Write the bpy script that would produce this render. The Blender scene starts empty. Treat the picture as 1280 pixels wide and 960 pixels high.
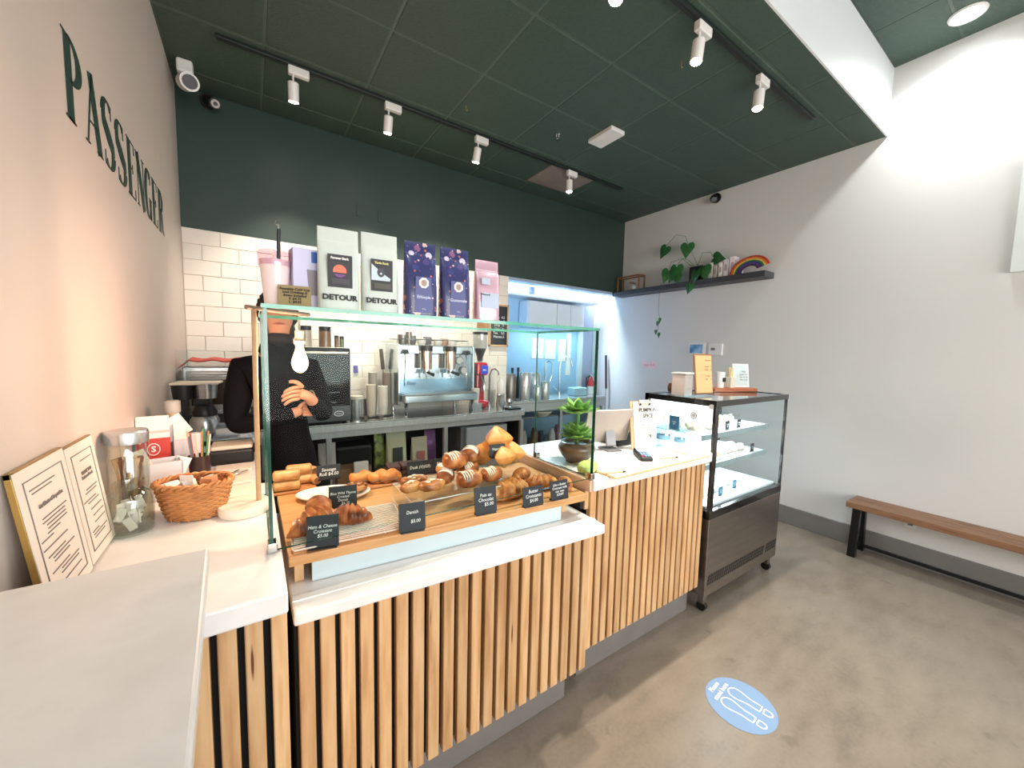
import bpy, bmesh, math, random
from mathutils import Vector, Matrix
random.seed(7)
S = bpy.context.scene
COL = S.collection
K = 0.90            # the room is laid out at 1/K scale and brought to real size in finish()
# ------------------------------------------------------------------ camera, world, large lights, exposure
def R3(a, b, c):
    fw = Vector((math.sin(a)*math.cos(b), math.cos(a)*math.cos(b), math.sin(b)))
    r = Vector((math.cos(a), -math.sin(a), 0)); u = r.cross(fw)
    r2 = r*math.cos(c) + u*math.sin(c); u2 = -r*math.sin(c) + u*math.cos(c)
    return Matrix((r2, u2, -fw)).transposed()
cd = bpy.data.cameras.new('camera'); cam = bpy.data.objects.new('camera', cd); COL.objects.link(cam)
cd.sensor_width = 36; cd.lens = 483.383/1280*36; cd.clip_start = 0.02; cd.clip_end = 60
cam.matrix_world = Matrix.Translation((0.4296, -1.5492, 1.7427)) @ R3(0.592678, -0.083633, 0.023437).to_4x4()
S.camera = cam
W = bpy.data.worlds.new('world'); S.world = W; W.use_nodes = True
W.node_tree.nodes['Background'].inputs[0].default_value = (0.95, 0.97, 1.0, 1)
W.node_tree.nodes['Background'].inputs[1].default_value = 0.42
S.view_settings.view_transform = 'Standard'; S.view_settings.look = 'None'
S.view_settings.gamma = 1; S.view_settings.exposure = 0.6
S.cycles.max_bounces = 10; S.cycles.diffuse_bounces = 4; S.cycles.glossy_bounces = 4
S.cycles.transmission_bounces = 8; S.cycles.transparent_max_bounces = 24
S.cycles.sample_clamp_indirect = 4; S.cycles.caustics_reflective = False; S.cycles.caustics_refractive = False
S.cycles.use_denoising = True
def light(name, typ, loc, power, col=(1, 1, 1), size=0.2, sizey=None, target=None, spot=None, blend=.5):
    l = bpy.data.lights.new(name, typ); o = bpy.data.objects.new(name, l); COL.objects.link(o)
    l.energy = power; l.color = col; o.location = loc
    if typ == 'AREA':
        l.shape = 'RECTANGLE'; l.size = size; l.size_y = sizey or size
    else: l.shadow_soft_size = size
    if typ == 'SPOT': l.spot_size = math.radians(spot or 70); l.spot_blend = blend
    if target is not None:
        o.rotation_euler = (Vector(target) - Vector(loc)).to_track_quat('-Z', 'Y').to_euler()
    return o
light('storefront_daylight', 'AREA', (2.4, -5.6, 1.9), 150, (1.0, 0.985, 0.96), 4.6, 2.6, (2.4, 0, 1.3))
light('kitchen_ceiling_light', 'AREA', (4.25, 2.80, 3.35), 75, (0.62, 0.82, 1.0), 1.3, 0.35, (4.25, 2.78, 0))
light('niche_wall_fill', 'AREA', (4.15, 2.78, 2.09), 5, (0.55, 0.78, 1.0), 1.1, 0.08, (4.15, 2.80, 0))  # unseen fill, added to lift the dim back wall of the niche
light('niche_high_fill', 'AREA', (3.5, 2.70, 3.3), 9, (0.55, 0.78, 1.0), 1.2, 0.1, (3.5, 2.9, 1.5))  # second unseen fill, added high up to brighten the niche
# ------------------------------------------------------------------ helpers
def lin(h):
    h = h.lstrip('#'); v = [int(h[i:i+2], 16)/255 for i in (0, 2, 4)]
    return tuple(x/12.92 if x <= .04045 else ((x+.055)/1.055)**2.4 for x in v)
MATS = {}
def M(name, col, rough=.5, metal=0., nz=.12, sc=8., bump=0., bsc=60., emit=0., ecol=None, stretch=(1, 1, 1), spec=.5, trans=0., coat=0.):
    if name in MATS: return MATS[name]
    m = bpy.data.materials.new(name); m.use_nodes = True; nt = m.node_tree; N = nt.nodes; L = nt.links
    b = N['Principled BSDF']; c = lin(col) if isinstance(col, str) else col
    b.inputs['Roughness'].default_value = rough; b.inputs['Metallic'].default_value = metal
    b.inputs['Specular IOR Level'].default_value = spec
    b.inputs['Transmission Weight'].default_value = trans
    b.inputs['Coat Weight'].default_value = coat
    tc = N.new('ShaderNodeTexCoord'); mp = N.new('ShaderNodeMapping'); mp.inputs['Scale'].default_value = stretch
    L.new(tc.outputs['Object'], mp.inputs['Vector'])
    t = N.new('ShaderNodeTexNoise'); t.inputs['Scale'].default_value = sc; t.inputs['Detail'].default_value = 4
    L.new(mp.outputs[0], t.inputs['Vector'])
    r = N.new('ShaderNodeMapRange'); r.inputs['From Min'].default_value = .3; r.inputs['From Max'].default_value = .7
    r.inputs['To Min'].default_value = 1-nz; r.inputs['To Max'].default_value = 1+nz*.4
    L.new(t.outputs['Fac'], r.inputs['Value'])
    x = N.new('ShaderNodeVectorMath'); x.operation = 'SCALE'; x.inputs[0].default_value = c
    L.new(r.outputs[0], x.inputs['Scale']); L.new(x.outputs[0], b.inputs['Base Color'])
    if bump:
        t2 = N.new('ShaderNodeTexNoise'); t2.inputs['Scale'].default_value = bsc; t2.inputs['Detail'].default_value = 3
        L.new(mp.outputs[0], t2.inputs['Vector'])
        bp = N.new('ShaderNodeBump'); bp.inputs['Strength'].default_value = bump; bp.inputs['Distance'].default_value = .01
        L.new(t2.outputs['Fac'], bp.inputs['Height']); L.new(bp.outputs[0], b.inputs['Normal'])
    if emit:
        b.inputs['Emission Color'].default_value = (*(lin(ecol) if ecol else c), 1); b.inputs['Emission Strength'].default_value = emit
    MATS[name] = m; return m
def ramp_mat(name, stops, scale=3., rough=.5, stretch=(1, 1, 1), detail=6, bump=0., rand=False, knots=None, metal=0., coord='Object', coat=0., dist=0.):
    """a material whose colour runs through stops [(pos, hex)] over a noise"""
    m = bpy.data.materials.new(name); m.use_nodes = True; nt = m.node_tree; N = nt.nodes; L = nt.links
    b = N['Principled BSDF']; b.inputs['Roughness'].default_value = rough; b.inputs['Metallic'].default_value = metal
    b.inputs['Coat Weight'].default_value = coat
    tc = N.new('ShaderNodeTexCoord'); mp = N.new('ShaderNodeMapping'); mp.inputs['Scale'].default_value = stretch
    L.new(tc.outputs[coord], mp.inputs['Vector'])
    if rand:
        oi = N.new('ShaderNodeObjectInfo'); cx = N.new('ShaderNodeCombineXYZ'); ml = N.new('ShaderNodeMath'); ml.operation = 'MULTIPLY'; ml.inputs[1].default_value = 37.
        L.new(oi.outputs['Random'], ml.inputs[0]); L.new(ml.outputs[0], cx.inputs[0]); L.new(ml.outputs[0], cx.inputs[2]); L.new(cx.outputs[0], mp.inputs['Location'])
    t = N.new('ShaderNodeTexNoise'); t.inputs['Scale'].default_value = scale; t.inputs['Detail'].default_value = detail; t.inputs['Distortion'].default_value = dist
    L.new(mp.outputs[0], t.inputs['Vector'])
    cr = N.new('ShaderNodeValToRGB'); e = cr.color_ramp.elements
    while len(e) < len(stops): e.new(.5)
    for k, (p, h) in enumerate(stops): e[k].position = p; e[k].color = (*lin(h), 1)
    L.new(t.outputs['Fac'], cr.inputs[0]); out = cr.outputs[0]
    if rand:
        hs = N.new('ShaderNodeHueSaturation'); mr = N.new('ShaderNodeMapRange'); mr.inputs['To Min'].default_value = .82; mr.inputs['To Max'].default_value = 1.1
        L.new(oi.outputs['Random'], mr.inputs['Value']); L.new(mr.outputs[0], hs.inputs['Value']); L.new(out, hs.inputs['Color']); out = hs.outputs[0]
    if knots:
        v = N.new('ShaderNodeTexVoronoi'); v.inputs['Scale'].default_value = knots[0]; L.new(mp.outputs[0], v.inputs['Vector'])
        mk = N.new('ShaderNodeMapRange'); mk.inputs['From Min'].default_value = knots[1]; mk.inputs['From Max'].default_value = knots[1]*1.9
        L.new(v.outputs['Distance'], mk.inputs['Value'])
        mx = N.new('ShaderNodeMix'); mx.data_type = 'RGBA'; mx.inputs['A'].default_value = (*lin(knots[2]), 1)
        L.new(mk.outputs[0], mx.inputs['Factor']); L.new(out, mx.inputs['B']); out = mx.outputs['Result']
    L.new(out, b.inputs['Base Color'])
    if bump:
        bp = N.new('ShaderNodeBump'); bp.inputs['Strength'].default_value = bump; bp.inputs['Distance'].default_value = .01
        L.new(t.outputs['Fac'], bp.inputs['Height']); L.new(bp.outputs[0], b.inputs['Normal'])
    MATS[name] = m; return m
def floral_mat(name, base, cols, scale=30):
    m = bpy.data.materials.new(name); m.use_nodes = True; N = m.node_tree.nodes; L = m.node_tree.links; b = N['Principled BSDF']; b.inputs['Roughness'].default_value = .3; b.inputs['Coat Weight'].default_value = .3
    tc = N.new('ShaderNodeTexCoord'); out = None; prev = None
    for k, sc in enumerate((scale, scale*2.1)):
        v = N.new('ShaderNodeTexVoronoi'); v.inputs['Scale'].default_value = sc; L.new(tc.outputs['Object'], v.inputs['Vector'])
        sp = N.new('ShaderNodeSeparateColor'); L.new(v.outputs['Color'], sp.inputs[0])
        cr = N.new('ShaderNodeValToRGB'); cr.color_ramp.interpolation = 'CONSTANT'; e = cr.color_ramp.elements
        while len(e) < len(cols): e.new(.5)
        for j, h in enumerate(cols): e[j].position = j/len(cols); e[j].color = (*lin(h), 1)
        L.new(sp.outputs[0], cr.inputs[0])
        mr = N.new('ShaderNodeMapRange'); mr.inputs['From Min'].default_value = .40-.1*k; mr.inputs['From Max'].default_value = .34-.1*k; L.new(v.outputs['Distance'], mr.inputs['Value'])
        mx = N.new('ShaderNodeMix'); mx.data_type = 'RGBA'; L.new(mr.outputs[0], mx.inputs['Factor']); L.new(cr.outputs[0], mx.inputs['B'])
        if prev: L.new(prev, mx.inputs['A'])
        else: mx.inputs['A'].default_value = (*lin(base), 1)
        prev = mx.outputs['Result']
    L.new(prev, b.inputs['Base Color']); MATS[name] = m; return m
def glass(name, tint='#f6fcfa', refl=.9, base=.0, rough=.0):
    m = bpy.data.materials.new(name); m.use_nodes = True; nt = m.node_tree; N = nt.nodes; L = nt.links
    N.remove(N['Principled BSDF']); out = N['Material Output']
    tr = N.new('ShaderNodeBsdfTransparent'); tr.inputs[0].default_value = (*lin(tint), 1)
    gl = N.new('ShaderNodeBsdfGlossy'); gl.inputs['Roughness'].default_value = rough; gl.inputs[0].default_value = (.9, .97, 1, 1)
    fr = N.new('ShaderNodeFresnel'); fr.inputs[0].default_value = 1.45
    mu = N.new('ShaderNodeMath'); mu.operation = 'MULTIPLY_ADD'; mu.inputs[1].default_value = refl; mu.inputs[2].default_value = base
    mx = N.new('ShaderNodeMixShader'); ge = N.new('ShaderNodeNewGeometry'); iv = N.new('ShaderNodeMath'); iv.operation = 'SUBTRACT'; iv.inputs[0].default_value = 1.
    m2 = N.new('ShaderNodeMath'); m2.operation = 'MULTIPLY'; L.new(ge.outputs['Backfacing'], iv.inputs[1]); L.new(iv.outputs[0], m2.inputs[1])
    L.new(fr.outputs[0], mu.inputs[0]); L.new(mu.outputs[0], m2.inputs[0]); L.new(m2.outputs[0], mx.inputs[0])
    L.new(tr.outputs[0], mx.inputs[1]); L.new(gl.outputs[0], mx.inputs[2]); L.new(mx.outputs[0], out.inputs[0])
    MATS[name] = m; return m
class B:
    def __init__(s): s.b = bmesh.new()
    def hexa(s, p, m=0):
        v = [s.b.verts.new(q) for q in p]
        for f in ((0, 3, 2, 1), (4, 5, 6, 7), (0, 1, 5, 4), (1, 2, 6, 5), (2, 3, 7, 6), (3, 0, 4, 7)):
            s.b.faces.new([v[i] for i in f]).material_index = m
        return s
    def box(s, x0, x1, y0, y1, z0, z1, m=0):
        return s.hexa([(x0, y0, z0), (x1, y0, z0), (x1, y1, z0), (x0, y1, z0), (x0, y0, z1), (x1, y0, z1), (x1, y1, z1), (x0, y1, z1)], m)
    def rings(s, R, m=0, cap=True, closed=False):
        V = [[s.b.verts.new(p) for p in r] for r in R]; n = len(V[0])
        for i in range(len(V) if closed else len(V)-1):
            a, c = V[i], V[(i+1) % len(V)]
            for j in range(n): s.b.faces.new((a[j], a[(j+1) % n], c[(j+1) % n], c[j])).material_index = m
        if cap and not closed:
            s.b.faces.new(V[0][::-1]).material_index = m; s.b.faces.new(V[-1]).material_index = m
        return s
    def tube(s, pts, r, n=8, m=0, cap=True, closed=False, flat=1.):
        pts = [Vector(p) for p in pts]; k = len(pts); rr = r if isinstance(r, (list, tuple)) else [r]*k
        R = []; u = None
        for i, p in enumerate(pts):
            if closed: d = pts[(i+1) % k]-pts[i-1]
            else: d = pts[min(i+1, k-1)]-pts[max(i-1, 0)]
            d.normalize()
            if u is None: u = d.orthogonal().normalized() if abs(d.z) > .99 else Vector((0, 0, 1)).cross(d).normalized()
            u = (u-d*u.dot(d)).normalized(); w = d.cross(u)
            R.append([p+(u*math.cos(2*math.pi*j/n)+w*math.sin(2*math.pi*j/n)*flat)*rr[i] for j in range(n)])
        return s.rings(R, m, cap, closed)
    def cyl(s, a, b, r, r2=None, n=20, m=0): return s.tube([a, b], [r, r if r2 is None else r2], n, m)
    def lathe(s, prof, n=28, c=(0, 0, 0), m=0, ex=1., ey=1., cap=True):
        return s.rings([[(c[0]+ex*r*math.cos(2*math.pi*j/n), c[1]+ey*r*math.sin(2*math.pi*j/n), c[2]+z) for j in range(n)] for r, z in prof], m, cap)
    def ell(s, c, r, n=14, m=0, q=2., f=None):
        """(super)ellipsoid"""
        sg = lambda x, e: math.copysign(abs(x)**e, x); e = 2/q; R = []
        for i in range(1, n):
            t = math.pi*i/n-math.pi/2; ct = sg(math.cos(t), e); st = sg(math.sin(t), e); row = []
            for j in range(2*n):
                a = math.pi*j/n; p = Vector((r[0]*ct*sg(math.cos(a), e), r[1]*ct*sg(math.sin(a), e), r[2]*st))
                if f: p = f(p)
                row.append(Vector(c)+p)
            R.append(row)
        return s.rings(R, m)
    def prism(s, pts, f, m=0):
        """pts 2-D outline, f(u, v, k) -> 3-D point for side k = 0 / 1"""
        a = [s.b.verts.new(f(u, v, 0)) for u, v in pts]; c = [s.b.verts.new(f(u, v, 1)) for u, v in pts]; n = len(a)
        s.b.faces.new(a[::-1]).material_index = m; s.b.faces.new(c).material_index = m
        for i in range(n): s.b.faces.new((a[i], a[(i+1) % n], c[(i+1) % n], c[i])).material_index = m
        return s
    def xf(s, mat): bmesh.ops.transform(s.b, matrix=mat, verts=s.b.verts); return s
    def jitter(s, a, seed=0):
        rd = random.Random(seed)
        for v in s.b.verts: v.co += Vector((rd.uniform(-a, a), rd.uniform(-a, a), rd.uniform(-a, a)))
        return s
    def obj(s, name, mats, parent=None, smooth=True, bev=0., loc=None, seg=2, sub=0):
        me = bpy.data.meshes.new(name); bmesh.ops.recalc_face_normals(s.b, faces=s.b.faces); s.b.to_mesh(me); s.b.free()
        return mobj(name, me, mats, parent, smooth, bev, loc, seg, sub)
def mobj(name, me, mats, parent=None, smooth=True, bev=0., loc=None, seg=2, sub=0):
    o = bpy.data.objects.new(name, me); COL.objects.link(o)
    if not me.materials:
        for m in (mats if isinstance(mats, (list, tuple)) else [mats]): me.materials.append(m)
    if smooth and me.polygons:
        me.polygons.foreach_set('use_smooth', [True]*len(me.polygons)); me.set_sharp_from_angle(angle=math.radians(38))
    if bev:
        mo = o.modifiers.new('bevel', 'BEVEL'); mo.width = bev; mo.segments = seg; mo.limit_method = 'ANGLE'; mo.angle_limit = math.radians(40)
    if sub: mo = o.modifiers.new('sub', 'SUBSURF'); mo.levels = sub; mo.render_levels = sub
    if parent is not None: o.parent = parent
    if loc is not None: o.location = loc
    return o
def T(name, label, cat, loc=(0, 0, 0), rz=0., group=None, rx=0., ry=0.):
    o = bpy.data.objects.new(name, None); COL.objects.link(o); o.location = loc; o.rotation_euler = (rx, ry, rz)
    o.empty_display_size = .05; o['label'] = label; o['category'] = cat
    if group: o['group'] = group
    return o
def tag(o, label, cat, group=None):
    o['label'] = label; o['category'] = cat
    if group: o['group'] = group
    return o
def st(o): o['kind'] = 'structure'; return o
def dup(root, loc=None, rot=None, label=None):
    def cp(o, par):
        c = o.copy(); COL.objects.link(c); c.parent = par
        for ch in list(kids.get(o.name, [])): cp(ch, c)
        return c
    kids = {}
    for o in bpy.data.objects:
        if o.parent: kids.setdefault(o.parent.name, []).append(o)
    c = cp(root, None)
    if loc is not None: c.location = loc
    if rot is not None: c.rotation_euler = rot
    if label: c['label'] = label
    return c
def text(s, size, mat, parent, loc, rot, name='lettering', align='CENTER', ext=.0006, sx=1., shear=0., bold=0., space=1., lead=1.):
    cu = bpy.data.curves.new('t', 'FONT'); cu.body = s; cu.size = size; cu.align_x = align; cu.align_y = 'CENTER'
    cu.extrude = ext; cu.shear = shear; cu.offset = bold; cu.space_character = space; cu.space_line = lead; cu.resolution_u = 2
    t = bpy.data.objects.new('t', cu); COL.objects.link(t)
    bpy.context.view_layer.update()
    me = bpy.data.meshes.new_from_object(t.evaluated_get(bpy.context.evaluated_depsgraph_get()))
    bpy.data.objects.remove(t); bpy.data.curves.remove(cu)
    me.name = name; me.materials.clear(); me.transform(Matrix.Diagonal((sx, 1, 1, 1)))
    o = mobj(name, me, mat, parent, False, loc=loc); o.rotation_euler = rot
    return o
def ribbon(b, pts, wf, depth, f, m=0):
    """flat pen stroke of varying width through 2-D pts; f(u, v, k) -> 3-D"""
    n = len(pts); Lp = []; Rp = []
    for i, (x, y) in enumerate(pts):
        x0, y0 = pts[max(i-1, 0)]; x1, y1 = pts[min(i+1, n-1)]; dx, dy = x1-x0, y1-y0; l = math.hypot(dx, dy) or 1
        w = wf(i/(n-1), dx/l, dy/l)/2; Lp.append((x-dy/l*w, y+dx/l*w)); Rp.append((x+dy/l*w, y-dx/l*w))
    for i in range(n-1):
        b.prism([Lp[i], Lp[i+1], Rp[i+1], Rp[i]], f, m)
PI = math.pi
# ------------------------------------------------------------------ materials
wht = M('painted_white_wall', '#d9d8d5', .55, nz=.03, sc=1.5, bump=.04, bsc=180)
soff = M('white_soffit_paint', '#dfe3e4', .5, nz=.02, sc=1.5)
dgrn = M('dark_green_wall_paint', '#2b3e37', .42, nz=.05, sc=2, bump=.03, bsc=150)
ctile = M('dark_green_acoustic_tile', '#3b4f44', .62, nz=.13, sc=40, bump=.5, bsc=110)
cgrid = M('dark_green_ceiling_grid', '#4c5d53', .5, nz=.05)
steel = M('brushed_steel', '#c9cdcf', .25, .8, nz=.12, sc=6, stretch=(1, 1, 14))
satin = M('satin_steel', '#cdd0d1', .3, .45, nz=.1, sc=6, stretch=(14, 1, 1))
chrome = M('chrome', '#d5d8da', .1, 1., nz=.03)
dsteel = M('dark_brushed_steel', '#8d8680', .33, .9, nz=.15, sc=3, stretch=(1, 1, 10))
black = M('black_plastic', '#141517', .4, nz=.1)
blackm = M('black_metal', '#1b1d1f', .38, .5, nz=.1)
dark = M('dark_cabinet_interior', '#151514', .7, nz=.2)
white = M('white_plastic', '#e9e9e6', .4, nz=.03)
paper = M('white_paper', '#efece6', .7, nz=.04)
qz = ramp_mat('white_quartz', [(.3, '#e6e4e2'), (.55, '#f1efed'), (.8, '#e2dfdd')], 5, .28, detail=8)
qz2 = ramp_mat('grey_white_stone', [(.3, '#d6d4d0'), (.6, '#e0deda'), (.85, '#d2d0cc')], 9, .3, detail=8)
pine = ramp_mat('pine_slat_wood', [(.28, '#ab7c50'), (.45, '#cc9f6f'), (.6, '#dcb587'), (.78, '#c2915f')], 2.2, .5, stretch=(14, 14, 1.1), rand=True, knots=(1.9, .055, '#5e2f16'), bump=.08)
birch = ramp_mat('bamboo_board_wood', [(.3, '#b78350'), (.5, '#cb9c68'), (.75, '#b5814e')], 3, .42, stretch=(1.2, 16, 16))
oak = ramp_mat('brown_bench_wood', [(.3, '#6f4c35'), (.5, '#8a6346'), (.75, '#624433')], 3, .5, stretch=(14, 1.2, 14), bump=.1)
wood = ramp_mat('light_wood', [(.3, '#c39a6d'), (.6, '#dcb98c'), (.8, '#b98d60')], 4, .5, stretch=(9, 9, 1))
pinkwood = ramp_mat('pale_ledge_wood', [(.3, '#d9b394'), (.6, '#e6c7a9'), (.8, '#d2a988')], 4, .5, stretch=(9, 1, 9))
conc = None
# ------------------------------------------------------------------ structure
def concrete():
    m = bpy.data.materials.new('polished_concrete'); m.use_nodes = True; N = m.node_tree.nodes; L = m.node_tree.links; b = N['Principled BSDF']
    tc = N.new('ShaderNodeTexCoord'); outs = []
    for sc, det, st_ in ((1.3, 8, (1, 1, 1)), (5, 6, (1, 2.2, 1)), (60, 4, (1, 1, 1))):
        mp = N.new('ShaderNodeMapping'); mp.inputs['Scale'].default_value = st_; L.new(tc.outputs['Object'], mp.inputs[0])
        t = N.new('ShaderNodeTexNoise'); t.inputs['Scale'].default_value = sc; t.inputs['Detail'].default_value = det; L.new(mp.outputs[0], t.inputs['Vector']); outs.append(t.outputs['Fac'])
    cr = N.new('ShaderNodeValToRGB'); e = cr.color_ramp.elements; e.new(.5)
    for k, (p, h) in enumerate(((.3, '#6f665b'), (.5, '#877c6f'), (.72, '#968b7c'))): e[k].position = p; e[k].color = (*lin(h), 1)
    a = N.new('ShaderNodeMath'); a.operation = 'MULTIPLY_ADD'; a.inputs[1].default_value = .45; L.new(outs[1], a.inputs[0])
    a2 = N.new('ShaderNodeMath'); a2.operation = 'MULTIPLY_ADD'; a2.inputs[1].default_value = .18; L.new(outs[2], a2.inputs[0])
    a3 = N.new('ShaderNodeMath'); a3.operation = 'MULTIPLY'; a3.inputs[1].default_value = .37; L.new(outs[0], a3.inputs[0])
    L.new(a3.outputs[0], a2.inputs[2]); L.new(a2.outputs[0], a.inputs[2]); L.new(a.outputs[0], cr.inputs[0])
    # dark specks and stains
    v = N.new('ShaderNodeTexNoise'); v.inputs['Scale'].default_value = 9; v.inputs['Detail'].default_value = 7; L.new(tc.outputs['Object'], v.inputs['Vector'])
    mr = N.new('ShaderNodeMapRange'); mr.inputs['From Min'].default_value = .64; mr.inputs['From Max'].default_value = .74; L.new(v.outputs['Fac'], mr.inputs['Value'])
    ml = N.new('ShaderNodeMath'); ml.operation = 'MULTIPLY'; ml.inputs[1].default_value = .45; L.new(mr.outputs[0], ml.inputs[0])
    mx = N.new('ShaderNodeMix'); mx.data_type = 'RGBA'; L.new(ml.outputs[0], mx.inputs['Factor']); L.new(cr.outputs[0], mx.inputs['A']); mx.inputs['B'].default_value = (*lin('#5b5349'), 1)
    L.new(mx.outputs['Result'], b.inputs['Base Color']); b.inputs['Roughness'].default_value = .3
    bp = N.new('ShaderNodeBump'); bp.inputs['Strength'].default_value = .06; bp.inputs['Distance'].default_value = .01; L.new(outs[2], bp.inputs['Height']); L.new(bp.outputs[0], b.inputs['Normal'])
    return m
conc = concrete()
XR, YB, YK, YS, ZC, ZH, ZW = 5.085, 2.458, 3.05, -.41, 3.687, 4.244, 2.649
YF = -5.8
st(B().box(-.15, XR+.15, YF, 3.2, -.12, 0).obj('floor', conc, smooth=False))
st(B().box(-.15, 0, YF, 3.2, 0, ZH+.1).obj('wall_left', M('bulb_tinted_white_wall', '#dacec4', .5, nz=.03, sc=1.5, bump=.04, bsc=180), smooth=False))  # left wall: the bulb's warm light is mixed into the white paint colour
st(B().box(XR, XR+.15, YF, 3.2, 0, ZH+.1).obj('wall_right', wht, smooth=False))
wb = st(B().box(0, 3.04, YB, YB+.15, 0, ZW).obj('wall_back', M('tile_grout', '#ece4da', .8), smooth=False))
st(B().box(0, XR, YB, YB+.15, ZW, ZC+.1).obj('wall_header', dgrn, smooth=False))
st(B().box(2.6, XR, YK, YK+.15, 0, ZC).obj('wall_kitchen', M('pale_blue_wall', '#a3cbe8', .5, nz=.03), smooth=False))
st(B().box(2.5, 2.65, YB+.15, YK, 0, ZC).obj('wall_kitchen_side', M('pale_blue_wall', '#a9c6dc'), smooth=False))
st(B().box(0, XR, YS, YS+.012, ZC, ZH).obj('wall_soffit', soff, smooth=False))
st(B().box(3.04, XR, YB+.002, YB+.148, ZW-.035, ZW).obj('trim_1', M('pale_blue_trim', '#9fb4c9', .4), smooth=False))
st(B().box(XR-.018, XR, YF, 2.4, 0, .187).obj('baseboard_right', M('grey_rubber_baseboard', '#7b7875', .22, nz=.06), smooth=False, bev=.004))
# wall tiles, one object each
tilem = M('glossy_white_wall_tile', '#f0e8de', .22, nz=.02); tmc = {}
for r in range(14):
    z0 = 1.09+.12*r; z1 = min(z0+.1165, ZW-.002)
    for c in range(14):
        x0 = max(.002, .2425*c-(.12 if r % 2 else 0)); x1 = min(.2425*(c+1)-(.12 if r % 2 else 0)-.004, 3.038)
        if x1-x0 < .02 or z1-z0 < .02: continue
        key = (round(x1-x0, 3), round(z1-z0, 3))
        if key not in tmc:
            tb = B().box(-key[0]/2, key[0]/2, -.007, .002, -key[1]/2, key[1]/2).b; bmesh.ops.bevel(tb, geom=[e for e in tb.edges], offset=.0025, segments=1, affect='EDGES')
            tmc[key] = bpy.data.meshes.new('tile'); tb.to_mesh(tmc[key]); tb.free()
        mobj('tile', tmc[key], tilem, wb, False, loc=((x0+x1)/2, YB-.002, (z0+z1)/2))
# ceilings: slab with one object per acoustic tile, raised grid left between them
c1 = st(B().box(0, XR, YS+.012, YB, ZC+.005, ZC+.1).obj('ceiling', cgrid, smooth=False))
def tilemesh(w, d):
    b = B().box(-w/2, w/2, -d/2, d/2, 0, .016).b; bmesh.ops.bevel(b, geom=[e for e in b.edges], offset=.004, segments=1, affect='EDGES')
    me = bpy.data.meshes.new('ceiling_tile'); b.to_mesh(me); b.free(); return me
ct = tilemesh(.632, .582); xs = [-.1+.65*i for i in range(9)]; ys = [-.2+.6*i for i in range(-1, 5)]
ctc = {}
def put_tiles(x_lines, y_lines, xa, xb, ya, yb, z, par, skip=()):
    for i in range(len(x_lines)-1):
        for j in range(len(y_lines)-1):
            a, b_ = max(x_lines[i], xa)+.008, min(x_lines[i+1], xb)-.008; c, d = max(y_lines[j], ya)+.008, min(y_lines[j+1], yb)-.008
            if b_-a < .05 or d-c < .05: continue
            if (i, j) in skip: continue
            key = (round(b_-a, 3), round(d-c, 3))
            if key not in ctc: ctc[key] = tilemesh(*key)
            mobj('ceiling_tile', ctc[key], ctile, par, False, loc=((a+b_)/2, (c+d)/2, z))
put_tiles([-.1, .55, 1.2, 1.85, 2.5, 3.15, 3.8, 4.45, 5.1], [-.8, -.2, .4, 1.0, 1.6, 2.2, 2.8], 0, XR, YS+.006, YB, ZC, c1)
c2 = st(B().box(0, XR, YF, YS, ZH+.005, ZH+.1).obj('ceiling_high', cgrid, smooth=False))
put_tiles([-.1, .55, 1.2, 1.85, 2.5, 3.15, 3.8, 4.45, 5.1], [-5.0, -4.4, -3.8, -3.2, -2.6, -2.0, -1.4, -.8, -.2], 0, XR, YF, YS, ZH, c2)
B().box(-.3, .3, -.235, .235, -.004, .008).obj('access_panel', M('bare_grey_ceiling_panel', '#8a7d76', .7), smooth=False, bev=.002, loc=(3.37, 1.93, ZC-.004))
tag(bpy.data.objects['access_panel'], 'grey-brown unpainted square panel in the dark green ceiling above the rear track', 'panel')
# daylight windows in the front wall behind the camera
st(B().box(-.15, XR+.15, YF-.12, YF, 0, .5).obj('wall_front', wht, smooth=False))
# ------------------------------------------------------------------ counters
def slat_mesh(w, h):
    b = B().box(-w/2, w/2, 0, .03, 0, h).b; bmesh.ops.bevel(b, geom=[e for e in b.edges], offset=.0025, segments=1, affect='EDGES')
    me = bpy.data.meshes.new('slat'); b.to_mesh(me); b.free(); return me
def slats(par, x0, pitch, n, w, y, z0, z1, ox, oy):
    me = slat_mesh(w, z1-z0)
    for i in range(n): mobj('slat', me, pine, par, False, loc=(x0+pitch*i-ox, y-oy, z0))
# high (till) counter
t = T('till_counter', 'tall slatted wood counter with white stone top at the till, beside the glass display fridge', 'counter', (2.34, .1, 0), 0)
B().hexa([(-.53, -.344, 1.062), (.545, -.344, 1.062), (.545, .42, 1.062), (-.53, .42, 1.062), (-.53, -.344, 1.122), (.545, -.344, 1.122), (.545, .42, 1.122), (-.53, .42, 1.122)]).obj('worktop', qz, t, False, .006)
B().box(-.515, .535, -.28, .38, .22, 1.062).obj('body', dark, t, False)
slats(t, 1.84, .0556, 19, .0405, -.215, .205, 1.06, 2.34, .1)
B().box(-.5, .53, -.24, .38, 0, .22).obj('kickboard', M('grey_rubber_baseboard', '#6a6865'), t, False)
B().box(-.545, -.531, -.33, .40, 1.06, 1.117).obj('edge_board', pinkwood, t, False, .002)
B().box(-.545, -.516, -.30, .38, .96, 1.06).obj('side_panel', wood, t, False, .002)
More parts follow.
